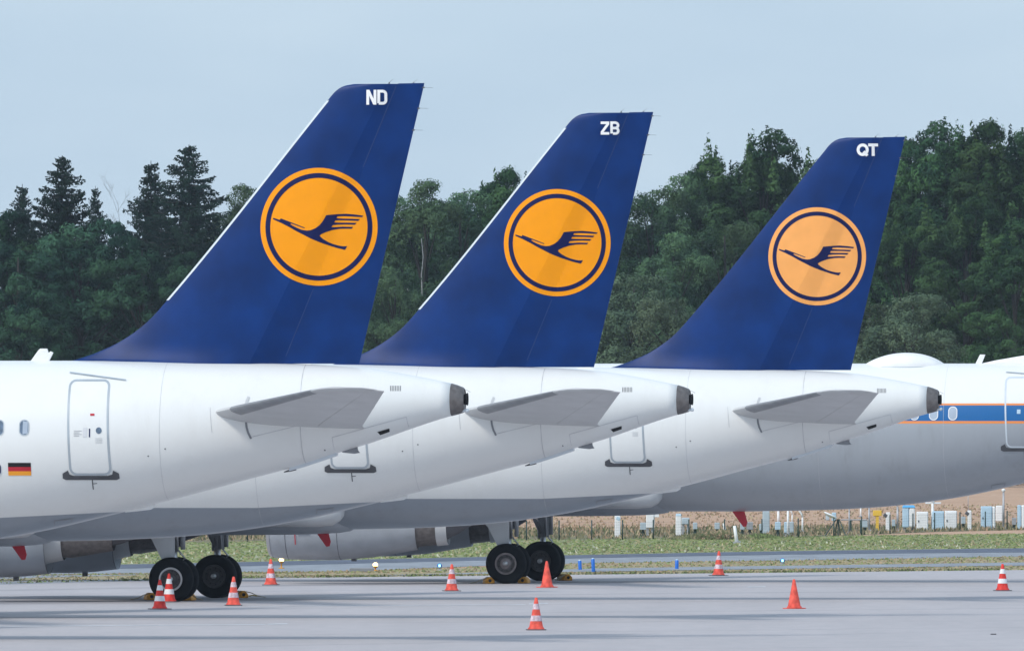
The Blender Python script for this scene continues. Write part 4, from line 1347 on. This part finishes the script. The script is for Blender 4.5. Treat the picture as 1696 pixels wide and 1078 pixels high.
def boxpost(px0, px1, pt, pbx, pb, m1, label, tri=False):
    x, y, s = base((px0 + px1) / 2, pb); w = (px1 - px0) / s
    root = empty("meter_box", (x, y, 0)); tag(root, label, "meter box", IG)
    zt, zb = (pb - pt) / s, (pb - pbx) / s
    b = MB(); b.box((0, 0, (zt + zb) / 2), (w, .25, zt - zb)); b.build("housing", m1, root, bevel=.02)
    l = MB(); l.box((0, .03, zb / 2), (.07, .07, zb)); l.tube([(-.02, 0, zb), (-w * .5, .2, 0)], .02, 6); l.tube([(.02, 0, zb), (w * .4, .2, 0)], .02, 6); l.build("stand", M['post'], root)
def pole(px, pt, pb, r, m1, label, extra=None, name="pole", cat="pole", lean=0):
    x, y, s = base(px, pb); h = (pb - pt) / s
    root = empty(name, (x, y, 0)); tag(root, label, cat, "poles in the measuring field")
    root.rotation_euler = (0, R(lean), 0)
    b = MB(); b.tube([(0, 0, -.02), (0, 0, h)], [r, r * .8], 10); b.build("shaft", m1, root, smooth=True)
    f = MB(); f.box((0, 0, .03), (r * 4, r * 4, .06)); f.build("foot", M['steel'], root)
    if extra: extra(root, h, s)
    return root
def slim(px0, px1, pt, pb, m1, label, cap=None, capoff=-.6):
    x, y, s = base((px0 + px1) / 2, pb); w = (px1 - px0) / s; h = (pb - pt) / s
    root = empty("sensor_column", (x, y, 0)); tag(root, label, "sensor column", IG)
    b = MB(); b.box((0, 0, h / 2), (w, .22, h)); b.build("housing", m1, root, bevel=.03)
    c = MB(); c.box((capoff * w, -.05, h - .12), (.16, .14, .13), rot=Matrix.Rotation(R(35), 3, 'Y')); c.build("sensor_head", cap or M['dkgrey'], root, bevel=.02)

slim(1018, 1027.5, 853, 890, M['box_white'], "slim white column leftmost in the measuring field", M['box_blue'], .1)
boxpost(1060, 1070, 865, 877, 888, M['box_grey'], "pale grey box left of the white column with a square head")
cabinet(1070, 1083, 849.5, 886, M['box_white'], "narrow white column with a square head, right of two grey boxes", legs=12, door=False, name="sensor_column", cat="sensor column", depth=.3)
x, y, s = base(1087, 886)
q = MB(); q.box((0, 0, (886 - 853) / s), (9 / s, .2, 6.5 / s)); q.tube([(-.12, .06, 0), (-.08, .02, .72)], .03, 6); o = q.build("sensor_head_box", M['box_white'], bevel=.01); o.location = (x, y, 0); tag(o, "small white sensor head on a thin leg beside the narrow white column", "sensor", IG)
cabinet(1119, 1128.5, 853.5, 887, M['box_white'], "white column with a pale blue collar, fourth from the left", name="sensor_column", cat="sensor column", depth=.25, door=False, roof=M['box_blue'])
cabinet(1129, 1142, 857, 885, M['box_grey'], "ribbed pale box on dark legs beside the column with the blue collar", legs=17, depth=.35, door=False, name="instrument_box", cat="instrument box")
boxpost(1147.5, 1155, 865, 876, 889, M['box_grey'], "small grey box on a short stand, left one of two alike")
boxpost(1183.5, 1192, 865, 876, 886, M['box_grey'], "small grey box on a short stand, right one of two alike")
def bw(root, h, s):
    for za, zb in ((h * .30, h * .52),):
        b = MB(); b.lathe([(za, .062), (zb, .062)], 'z', (0, 0, 0), 10); b.build("black_band", M['black'], root, smooth=True)
pole(1202, 866, 889, .055, M['box_white'], "short white post with a black band", bw, lean=-8)
pole(1220.5, 870, 899, .07, M['box_white'], "leaning white post standing in the olive bush", lean=-8)
boxpost(1226, 1233, 864, 877, 886, M['box_grey'], "grey box just right of the leaning white post")
boxpost(1236.5, 1247, 864, 877, 886, M['steel'], "darker grey box under the white upright by the red aerial")
pole(1230, 846, 884, .05, M['box_white'], "white upright half hidden behind the red aerial")
boxpost(1257.5, 1264, 867, 878, 887, M['box_grey'], "grey box left of the tall grey column")
cabinet(1263, 1274.5, 846, 884, M['box_grey'], "tall plain grey column reaching up behind the fuselage", name="sensor_column", cat="sensor column", depth=.3, door=False)
pole(1289, 846, 868, .06, M['box_white'], "thick white pole above the pale blue meter box")
boxpost(1283.5, 1293, 864, 877, 889, M['box_blue'], "pale blue meter box on a dark tripod")
pole(1305, 842, 887, .05, M['box_white'], "white mast among the grey racks", None)
for i, px in enumerate((1302, 1311)):
    cabinet(px - 3.5, px + 3.5, 864, 886, M['box_grey'] if i else M['box_blue'], ("grey rack at the foot of the white mast" if i else "pale blue rack left at the foot of the white mast"), depth=.3, door=False, name="rack", cat="rack", legs=4)
def curl(root, h, s):
    b = MB(); b.tube([(0, 0, h), (-.04, 0, h + .12), (-.14, 0, h + .28), (-.17, 0, h + .5)], .035, 8); b.build("arm", M['box_white'], root, smooth=True)
pole(1329, 856, 881, .04, M['box_white'], "curved white pole right of the fence post", curl)
pole(1312, 852, 866, .035, M['box_white'], "shorter curved white pole above the racks", curl)
# dish antenna on a tripod
x, y, s = base(1383, 887)
root = empty("dish_antenna", (x, y, 0)); tag(root, "white dish antenna tipped skywards on a dark tripod", "antenna", IG)
tr = MB()
for dx, dy in ((-.38, -.2), (.40, -.2), (0, .4), (.12, 0), (.2, .1)): tr.tube([(dx, dy, 0), (dx * .15 + .1, 0, .62)], .022, 6)
tr.build("tripod", M['post'], root)
d = MB(); rot = Matrix.Rotation(R(26), 3, 'Y')
prof = [(-.02, 0), (0, .16), (.05, .27), (.06, .28), (.085, .27), (.10, .16), (.11, 0)]
vs = []; n = 24
for a, r_ in prof:
    for k in range(n):
        p = rot @ Vector((r_ * math.cos(2 * math.pi * k / n), r_ * math.sin(2 * math.pi * k / n), a)); vs.append((p.x - .20, p.y, p.z + .72))
fs = [(i * n + k, i * n + (k + 1) % n, (i + 1) * n + (k + 1) % n, (i + 1) * n + k) for i in range(len(prof) - 1) for k in range(n)]
d.add(vs, fs); d.build("dish", M['box_white'], root, smooth=True)
cabinet(1367.5, 1373.5, 861, 873, M['box_grey'], "small grey box left behind the dish tripod", depth=.2, door=False, legs=0, name="instrument_box", cat="instrument box").location.z = .28
cabinet(1377.5, 1385, 860, 874, M['box_blue'], "small pale blue box hanging inside the dish tripod", depth=.2, door=False, name="instrument_box", cat="instrument box").location.z = .28
x, y, s = base(1414, 883)
root = empty("steel_rail", (x, y, 0)); tag(root, "dark horizontal pipe rail carried on posts right of the dish", "rail", IG)
r = MB(); r.tube([(-.5, 0, .52), (.52, 0, .52)], .025, 8); r.build("rail", M['steel'], root)
for dx in (-.12, .28): l = MB(); l.box((dx, 0, .25), (.08, .08, .5)); l.build("post", M['post'], root)
boxpost(1428, 1437, 860.5, 873, 881, M['box_grey'], "pale grey box hanging on the pipe rail")
pole(1425.5, 841, 856, .04, M['box_white'], "thin white pole above the pipe rail")
pole(1406.5, 842, 883, .035, M['steel'], "thin grey pole left of the thin white pole")
pole(1439.5, 840, 879, .045, M['steel'], "grey pole right beside the hanging grey box")
x, y, s = base(1453, 878)
root = empty("yellow_sign", (x, y, 0)); tag(root, "yellow board on a yellow post among the instruments", "sign", IG)
q = MB(); q.box((0, 0, (878 - 849.5) / s), (14.5 / s, .04, 9.5 / s)); q.build("board", M['sign_yellow'], root, bevel=.02)
q = MB(); q.box((.0, .03, (878 - 852) / s * .5), (.12, .04, (878 - 852) / s)); q.build("post", M['sign_yellow'], root)
slim(1467, 1474.5, 848, 879, M['box_white'], "slim white column with dark sensor left of the yellow sign's neighbour box")
boxpost(1477, 1483, 860, 871, 879, M['box_grey'], "grey box between the slim white column and the blue-roofed cabinet")
pole(1486.5, 838, 879, .05, M['steel'], "grey pole just left of the blue-roofed cabinet")
cabinet(1494.5, 1515.5, 839.5, 880, M['box_blue'], "tall pale blue cabinet with a bright blue roof", split=1505, m2=M['box_white'], legs=7, roof=M['roofblue'])
cabinet(1518, 1537, 847, 877, M['box_white'], "plain white cabinet between the blue-roofed one and the crossbar pole")
def cross(root, h, s):
    b = MB(); b.tube([(-12 / s, 0, h - .09), (14 / s, 0, h - .09)], .03, 8); b.build("crossbar", M['box_white'], root)
    b = MB(); b.lathe([(h - .06, .07), (h + .03, .09), (h + .06, .0)], 'z', (0, 0, 0), 14); b.build("head", M['box_white'], root, smooth=True)
pole(1544.5, 829, 877, .06, M['box_white'], "white pole with a pale crossbar", cross)
cabinet(1543.5, 1563.5, 846, 877, M['box_blue'], "low pale blue cabinet at the foot of the crossbar pole")
cabinet(1565, 1584.5, 845.5, 876.5, M['box_white'], "low white cabinet with rounded corners right of the pale blue one")
boxpost(1592, 1599, 855, 867, 876, M['box_grey'], "small grey box left of the slim column with the tall rod")
slim(1602.5, 1609, 845, 877, M['box_white'], "slim white column under a tall thin rod")
pole(1603.5, 816, 846, .018, M['steel'], "tall thin rod above the slim white column")
cabinet(1624.5, 1648.5, 838, 875.5, M['box_blue'], "large pale blue locker with a small handle", split=1643, m2=M['box_white'])
cabinet(1649.5, 1660, 843, 869, M['box_white'], "white instrument box with sloping top right of the large locker", door=False, legs=0, name="instrument_box", cat="instrument box").location.z = .15
def lamphead(root, h, s):
    b = MB(); b.lathe([(h, .05), (h + .05, .08), (h + .10, .07), (h + .13, 0)], 'z', (0, 0, 0), 14); b.build("lamp_head", M['box_white'], root, smooth=True)
pole(1662, 814, 875, .05, M['steel'], "tall grey lamp pole near the right edge", lamphead)
boxpost(1676, 1683, 857, 869, 876, M['steel'], "grey metal box right of the lamp pole")
cabinet(1685, 1703, 836, 875.5, M['box_blue'], "pale blue cabinet cut by the right edge of the photo", split=1691, m2=M['box_white'])

# ------------------------------------------------------------------ trees
def leaf_mat(name, c_dark, c_light, trans=.25):
    m, nt, b = nmat(name)
    at_ = nt.nodes.new("ShaderNodeAttribute"); at_.attribute_name = "tone"
    info = nt.nodes.new("ShaderNodeObjectInfo")
    c = mixc(nt, at_.outputs['Fac'], c_dark, c_light)
    hsv = nt.nodes.new("ShaderNodeHueSaturation")
    nt.links.new(rng(nt, info.outputs['Random'], 0, 1, .485, .515), hsv.inputs['Hue'])
    nt.links.new(rng(nt, info.outputs['Random'], 0, 1, .72, 1.30), hsv.inputs['Value'])
    nt.links.new(c, hsv.inputs['Color'])
    nt.links.new(hsv.outputs['Color'], b.inputs['Base Color'])
    b.inputs['Roughness'].default_value = .8
    b.inputs['Specular IOR Level'].default_value = .06
    return m
M['oak'] = leaf_mat('leaf_deep', (0.006, 0.026, 0.020), (0.046, 0.112, 0.058))
M['birch'] = leaf_mat('leaf_birch', (0.016, 0.046, 0.027), (0.092, 0.160, 0.078))
M['beech'] = leaf_mat('leaf_beech', (0.006, 0.028, 0.017), (0.072, 0.150, 0.052))
M['spruce'] = leaf_mat('needle_dark', (0.006, 0.021, 0.018), (0.024, 0.050, 0.034))
M['willow'] = leaf_mat('leaf_greygreen', (0.038, 0.070, 0.044), (0.105, 0.150, 0.088))
M['bark'] = mat('bark', (0.022, 0.022, 0.019), .9, var=.3, scale=5)
M['birchbark'] = mat('birch_bark', (0.19, 0.20, 0.20), .8, var=.4, scale=4)
M['deadwood'] = mat('dead_wood', (0.30, 0.31, 0.32), .9, var=.3, scale=5)

def leaf_mesh(pts, name, m):
    """pts: (centre, normal, size, tone, droop)"""
    vs, fs, tone = [], [], []
    rnd = random.Random(len(pts))
    for c, nrm, s, t, asp in pts:
        a = Vector((rnd.uniform(-1, 1), rnd.uniform(-1, 1), rnd.uniform(-1, 1)))
        e1 = nrm.cross(a)
        if e1.length < 1e-4: e1 = Vector((1, 0, 0))
        e1 = e1.normalized() * s; e2 = nrm.cross(e1).normalized() * s * asp
        n = len(vs)
        vs += [tuple(c - e1), tuple(c - e2 * .8 + e1 * .1), tuple(c + e1), tuple(c + e2 * .9 - e1 * .15)]
        fs.append((n, n + 1, n + 2, n + 3)); tone.append(t)
    me = bpy.data.meshes.new(name); me.from_pydata(vs, [], fs); me.materials.append(m)
    at_ = me.attributes.new("tone", 'FLOAT', 'FACE')
    at_.data.foreach_set("value", tone)
    return me

def rsph(r):
    while True:
        v = Vector((r.uniform(-1, 1), r.uniform(-1, 1), r.uniform(-1, 1)))
        if .05 < v.length <= 1: return v

def broad_meshes(seed, H_, W, m, leaf=.12, n=60000, base_h=.06, spikes=0, drop=0.0, lobes=34, lr=1.5, sub=13, sr=.55):
    """crown of big lobes, each carrying many small ones; leaves lie on the small lobes' outsides"""
    rnd = random.Random(seed); cl = []; big = []
    zc = H_ * (base_h + (1 - base_h) / 2); rz = H_ * (1 - base_h) / 2
    for k in range(lobes):
        d = rsph(rnd).normalized() * rnd.uniform(.62, 1.0)
        wz = W * (1 - .30 * max(0, d.z) ** 2)
        r = lr * rnd.uniform(.65, 1.3) * (1 - .28 * max(0, d.z))
        c = Vector((d.x * (wz - r * .4), d.y * (wz - r * .4), zc + d.z * (rz - r * .5)))
        c.z = min(c.z, H_ - r * 1.05)
        tn = rnd.random(); big.append((c, r))
        for q in range(sub):
            e = rsph(rnd).normalized()
            e = (e + d.normalized() * .55 + Vector((0, 0, .25))).normalized()
            r2 = sr * rnd.uniform(.6, 1.35)
            cl.append((c + Vector((e.x, e.y, e.z * .85)) * r * rnd.uniform(.8, 1.08), Vector((r2, r2, r2 * rnd.uniform(.6, .9))), min(1, max(0, tn * .65 + rnd.uniform(0, .35))), e))
    for _ in range(spikes):
        a = rnd.uniform(0, 2 * math.pi); q = W * rnd.uniform(0, .75)
        top = H_ + rnd.uniform(-1.9, .6) - q * .12
        lean = rnd.uniform(-.3, .3); tn = rnd.random()
        for k in range(6):
            cl.append((Vector((math.cos(a) * q + lean * k * .3, math.sin(a) * q, top - .25 - k * .36)), Vector((.10 + .085 * k, .10 + .085 * k, .27)), tn, Vector((0, 0, 1))))
    tot = sum(c[1].x ** 1.5 for c in cl)
    pts = []
    for c, r, tn, e in cl:
        for _ in range(int(n * r.x ** 1.5 / tot)):
            d = (rsph(rnd).normalized() + e * .45).normalized(); q = rnd.uniform(.72, 1.12)
            jag = 1 + .20 * math.sin(d.x * 9 + tn * 30) * math.sin(d.z * 8 + tn * 17)
            p = c + Vector((d.x * r.x, d.y * r.y, d.z * r.z)) * q * jag
            if drop: p.z -= drop * rnd.random() ** 2 * (1 if rnd.random() < .5 else 0)
            nn = (d + rsph(rnd) * .55).normalized()
            pts.append((p, nn, leaf * rnd.uniform(.5, 1.3), min(1, max(0, tn * .9 + rnd.uniform(-.08, .12))), rnd.uniform(.35, .7)))
    me = leaf_mesh(pts, "crown", m)
    t = MB()
    t.tube([(0, 0, -.1), (.05, 0, H_ * .3), (-.1, .05, H_ * .6), (.0, 0, H_ * .9)], [H_ * .018, H_ * .014, H_ * .009, H_ * .003], 10)
    for c, r in big:
        z0 = min(c.z * .75, H_ * .75)
        mid = Vector((c.x * .5, c.y * .5, (z0 + c.z) / 2 + .2))
        t.tube([(0, 0, z0), tuple(mid), tuple(c)], [.09, .055, .02], 5, caps=False)
    return me, t

def spruce_meshes(seed, H_, W, m, n=17000):
    rnd = random.Random(seed); pts = []; t = MB()
    t.tube([(0, 0, -.1), (0, 0, H_ * .5), (0, 0, H_ * .99)], [.22, .13, .02], 8)
    z = H_ * .10; brs = []
    while z < H_ * .985:
        f = 1 - z / H_
        L = W * (f ** .80)
        nb = 8 if f > .12 else 5
        a0 = rnd.uniform(0, 6.28)
        for k in range(nb):
            brs.append((z + rnd.uniform(-.15, .15), a0 + k * 6.283 / nb + rnd.uniform(-.3, .3), L * rnd.uniform(.55, 1.18) + .12))
        z += .30 + .34 * f * rnd.uniform(.6, 1.3)
    tot = sum(b[2] for b in brs)
    for z, a, L in brs:
        dx, dy = math.cos(a), math.sin(a); tn = rnd.random()
        sag = rnd.uniform(.12, .34)
        def P(s): return Vector((dx * L * s, dy * L * s, z - sag * L * s + .30 * L * s * s * (1 if L > .8 else 1.6)))
        t.tube([P(0), P(.5), P(1)], [.04, .025, .008], 4, caps=False)
        for _ in range(int(n * L / tot)):
            s = rnd.uniform(.05, 1.03); w = (.16 + .30 * (1 - s) * min(1.3, L * .45)) * rnd.uniform(-1, 1)
            p = P(s) + Vector((-dy * w, dx * w, -rnd.random() ** 1.6 * (.42 if L > .7 else .16) * (1.1 - s * .6)))
            nn = Vector((rnd.uniform(-1, 1), rnd.uniform(-1, 1), rnd.uniform(-.3, .6))).normalized()
            pts.append((p, nn, rnd.uniform(.06, .15), min(1, tn * .7 + rnd.uniform(0, .3)), rnd.uniform(.3, .55)))
    return leaf_mesh(pts, "crown", m), t

def plant_tree(name, px, top, D, meshes, label, grp, rz=0.0, sc=1.0, base_H=None):
    """root on the ground in the direction of px at depth D; scaled so that the top reaches the photo's skyline"""
    me, trunk, bark = meshes
    Ht = CH + (HOR - top) * D / F
    k = Ht / base_H
    root = empty(name, ((px - 848) * D / F, D, 0), rz); root.scale = (k * sc, k * sc, k)
    tag(root, label, "tree", grp)
    c = bpy.data.objects.new("crown", me); COL.objects.link(c); c.parent = root
    t = bpy.data.objects.new("trunk", trunk); COL.objects.link(t); t.parent = root
    return root

def kit(builder, bark, **kw):
    me, t = builder(**kw)
    o = t.build("trunk", M[bark], smooth=True, recalc=False); tm = o.data; bpy.data.objects.remove(o)
    return (me, tm, None)

K = {}
K['spruceA'] = (kit(spruce_meshes, 'bark', seed=1, H_=19, W=5.6, m=M['spruce'], n=48000), 19)
K['spruceB'] = (kit(spruce_meshes, 'bark', seed=2, H_=19, W=6.6, m=M['spruce'], n=56000), 19)
BM = broad_meshes
K['oakA'] = (kit(BM, 'bark', seed=3, H_=17, W=4.6, m=M['oak'], n=66000, lobes=36, lr=1.55), 17)
K['oakB'] = (kit(BM, 'bark', seed=4, H_=17, W=4.2, m=M['oak'], n=60000, lobes=32, lr=1.5), 17)
K['birchA'] = (kit(BM, 'bark', seed=5, H_=18, W=3.3, m=M['birch'], leaf=.09, n=66000, drop=.7, lobes=34, lr=1.2, sub=14, sr=.46), 18)
K['birchB'] = (kit(BM, 'bark', seed=6, H_=18, W=3.8, m=M['birch'], leaf=.09, n=70000, drop=.6, lobes=38, lr=1.25, sub=14, sr=.48), 18)
K['beechA'] = (kit(BM, 'bark', seed=7, H_=20, W=4.8, m=M['beech'], n=74000, spikes=20, leaf=.115, lobes=42, lr=1.5), 20)
K['beechB'] = (kit(BM, 'bark', seed=8, H_=20, W=4.4, m=M['beech'], n=70000, spikes=15, leaf=.115, lobes=38, lr=1.45), 20)
K['willow'] = (kit(BM, 'bark', seed=9, H_=12, W=3.6, m=M['willow'], leaf=.08, n=60000, drop=.7, base_h=.03, lobes=34, lr=1.05, sub=13, sr=.42), 12)

BG = "trees of the wood behind the airfield"
TREES = [
 # name, kind, px, top, D, width scale, label
 ('spruce_tree', 'spruceA', 37, 300, 1065, .85, "small spruce tip at the far left of the skyline"),
 ('spruce_tree', 'spruceB', 103, 252, 1060, 1.0, "dark spruce with a pointed top, left one standing above the round green crown"),
 ('spruce_tree', 'spruceA', 158, 303, 1058, .6, "narrow spruce tip just left of the bare pale tree"),
 ('spruce_tree', 'spruceA', 250, 261, 1060, .95, "dark spruce with ragged left side, right of the bare pale tree"),
 ('spruce_tree', 'spruceB', 313, 234, 1056, 1.15, "tallest and broadest dark spruce at the left"),
 ('broadleaf_tree', 'oakB', -15, 330, 1062, .9, "dark crown cut by the left edge of the photo"),
 ('broadleaf_tree', 'oakA', 135, 343, 1040, 1.0, "round deep green crown in front of the left spruces"),
 ('broadleaf_tree', 'oakB', 30, 385, 1035, 1.0, "low dark crown at the left above the first fuselage"),
 ('broadleaf_tree', 'oakB', 235, 372, 1036, .95, "dark green crown below the bare pale tree, right of the round one"),
 ('broadleaf_tree', 'oakA', 345, 400, 1045, .9, "dark crown hidden partly by the first blue fin, under the tallest spruce"),
 ('broadleaf_tree', 'birchA', 398, 300, 1064, .8, "pale green crown just left of the first fin's white edge"),
 ('broadleaf_tree', 'oakA', 470, 330, 1070, 1.0, "crown behind the first blue fin"),
 ('broadleaf_tree', 'oakB', 560, 330, 1070, 1.0, "crown behind the orange emblem of the first fin"),
 ('birch_tree', 'birchB', 648, 300, 1060, 1.0, "birch crown right behind the first fin's trailing edge"),
 ('birch_tree', 'birchA', 703, 292, 1052, 1.0, "birch with a pale trunk showing, between the first and second fin"),
 ('birch_tree', 'birchB', 762, 290, 1058, .95, "tallest birch between the first and second fin"),
 ('broadleaf_tree', 'beechB', 838, 286, 1064, .75, "darker crown touching the white edge of the second fin"),
 ('birch_tree', 'birchB', 655, 420, 1038, .9, "low grey green crown at the root of the first fin's trailing edge"),
 ('broadleaf_tree', 'oakA', 920, 300, 1070, 1.0, "crown behind the orange emblem of the second fin"),
 ('broadleaf_tree', 'oakB', 1000, 310, 1070, 1.0, "crown behind the rear of the second fin"),
 ('broadleaf_tree', 'birchB', 1080, 285, 1058, .9, "light green crown right beside the second fin"),
 ('broadleaf_tree', 'birchA', 1128, 284, 1060, .9, "feathery crown second from the second fin on the skyline"),
 ('broadleaf_tree', 'beechB', 1180, 268, 1064, .75, "ragged crown left of the tall crown by the third fin"),
 ('broadleaf_tree', 'beechA', 1265, 220, 1060, .95, "tall crown with upright shoots left of the third fin"),
 ('broadleaf_tree', 'birchB', 1345, 238, 1068, .9, "crown partly behind the top of the third fin"),
 ('broadleaf_tree', 'birchB', 1200, 345, 1040, .95, "soft mid green crown below the tall one by the third fin"),
 ('broadleaf_tree', 'birchA', 1115, 380, 1036, 1.0, "soft rounded crown between the second and third fin"),
 ('broadleaf_tree', 'willow', 1050, 440, 1020, 1.1, "low olive crown beside the second fin's rudder"),
 ('broadleaf_tree', 'willow', 1120, 480, 1015, 1.0, "lowest olive crown in the gap before the third fin"),
 ('broadleaf_tree', 'oakB', 1400, 290, 1070, 1.0, "crown behind the third fin's emblem"),
 ('broadleaf_tree', 'beechB', 1505, 240, 1064, .8, "crown with a loose tip just right of the third fin's lettering"),
 ('broadleaf_tree', 'beechA', 1570, 206, 1062, .9, "tallest crown of the right group with upright shoots"),
 ('broadleaf_tree', 'beechB', 1632, 209, 1060, .85, "tall crown second from the right on the skyline"),
 ('broadleaf_tree', 'beechA', 1690, 224, 1062, .9, "crown cut by the right edge of the photo"),
 ('broadleaf_tree', 'beechA', 1600, 330, 1042, 1.0, "dense mid green crown below the right skyline"),
 ('broadleaf_tree', 'beechB', 1500, 345, 1044, .9, "bright speckled crown close right of the third fin"),
 ('broadleaf_tree', 'beechB', 1680, 370, 1038, .95, "dark crown at the right edge above the grey airliner"),
 ('broadleaf_tree', 'willow', 1512, 474, 1012, 1.15, "pale grey green willowy crown above the white dome"),
 ('broadleaf_tree', 'willow', 1440, 490, 1018, 1.0, "pale grey green crown at the foot of the third fin"),
]
for i, (nm, kd, px, top, D, sc, lab) in enumerate(TREES):
    (ks, H0) = K[kd]
    plant_tree(nm, px, top, D, ks, lab, BG, rz=R((i * 67) % 360), sc=sc, base_H=H0)
rnd = random.Random(41)
for i, px in enumerate(range(-60, 1800, 92)):
    kd = ('oakA', 'oakB', 'beechB', 'birchB')[i % 4]
    SKY = [(-60, 385), (60, 385), (200, 430), (300, 370), (400, 340), (650, 322), (850, 312), (1000, 325), (1100, 322), (1200, 312), (1300, 285), (1500, 280), (1800, 265)]
    ks, H0 = K[kd]
    o = plant_tree('broadleaf_tree', px + rnd.uniform(-20, 20), lerp_tab(SKY, px) + rnd.uniform(-6, 14), 1084, ks, "dark crown of the rear row, filling the gaps between the trees in front", BG, rz=R(i * 53 % 360), sc=1.25, base_H=H0)
# bare pale tree
rnd = random.Random(5)
bt = MB(); Ht = CH + (HOR - 298) * 1068 / F
def branch(p, d, L, r, lv):
    q = p + d * L * .5 + Vector((rnd.uniform(-.1, .1), 0, 0)) * L; e = p + d * L
    bt.tube([p, q, e], [r, r * .75, r * .4], 5, caps=False)
    if lv == 0: return
    for k in range(6 if lv > 1 else 4):
        t = rnd.uniform(.3, 1.0); a = rnd.uniform(0, 6.28); nd = (d + Vector((math.cos(a), math.sin(a), rnd.uniform(.1, .5))) * rnd.uniform(.5, .9)).normalized()
        branch(p + d * L * t, nd, L * rnd.uniform(.28, .5), r * .5, lv - 1)
branch(Vector((0, 0, 0)), Vector((.01, 0, 1)), Ht * .80, .07, 0)
branch(Vector((.1, 0, Ht * .68)), Vector((.02, 0, 1)).normalized(), Ht * .25, .022, 3)
rt = empty("bare_tree", ((190 - 848) * 1068 / F, 1068, 0)); tag(rt, "leafless pale tree standing between the spruces at the left", "tree", BG)
bt.build("trunk", M['deadwood'], rt, smooth=True, recalc=False)
# white birch stems showing in the gap between the first two fins
bs = MB()
bs.tube([at(703, 600, 1042), at(700, 520, 1042), at(698, 455, 1042), at(701, 425, 1043), at(698, 395, 1044)], [.05, .045, .04, .035, .02], 8)
bs.tube([at(690, 507, 1041.5), at(678, 490, 1041), at(675, 478, 1041)], [.05, .035, .02], 6)
bs.tube([at(690, 507, 1041.5), at(699, 520, 1042)], [.05, .06], 6)
rt = [o for o in SC.objects if o.get("label", "").startswith("birch with a pale trunk")][0]
o = bs.build("stem", M['birchbark'], smooth=True)
o.parent = rt; o.matrix_parent_inverse = (Matrix.Translation(rt.location) @ rt.rotation_euler.to_matrix().to_4x4() @ Matrix.Diagonal((rt.scale.x, rt.scale.y, rt.scale.z, 1))).inverted()
# understorey closing the wood's foot
rnd = random.Random(77); pts = []
for _ in range(52000):
    X = rnd.uniform(-46, 46); z = rnd.uniform(0, 9.5); Y = 1078 + rnd.uniform(-2.5, 2.5) + 1.5 * math.sin(X)
    pts.append((Vector((X, Y, z)), (Vector((0, -1, .3)) + rsph(rnd) * .8).normalized(), rnd.uniform(.15, .34), rnd.random() * .6, .6))
o = bpy.data.objects.new("undergrowth", leaf_mesh(pts, "undergrowth", M['oak'])); COL.objects.link(o); tag(o, kind="stuff")

# ------------------------------------------------------------------ haze
HAZE = 0.00006
if HAZE:
    hz_b = MB().box((0, 450, 17.5), (400, 1500, 37))
    m = bpy.data.materials.new("haze"); m.use_nodes = True; nt = m.node_tree; nt.nodes.clear()
    out = nt.nodes.new("ShaderNodeOutputMaterial"); v = nt.nodes.new("ShaderNodeVolumePrincipled")
    v.inputs['Color'].default_value = (0.78, 0.87, 1.0, 1); v.inputs['Density'].default_value = HAZE; v.inputs['Anisotropy'].default_value = 0.3
    nt.links.new(v.outputs[0], out.inputs['Volume'])
    ho = hz_b.build("haze", m); tag(ho, kind="stuff")
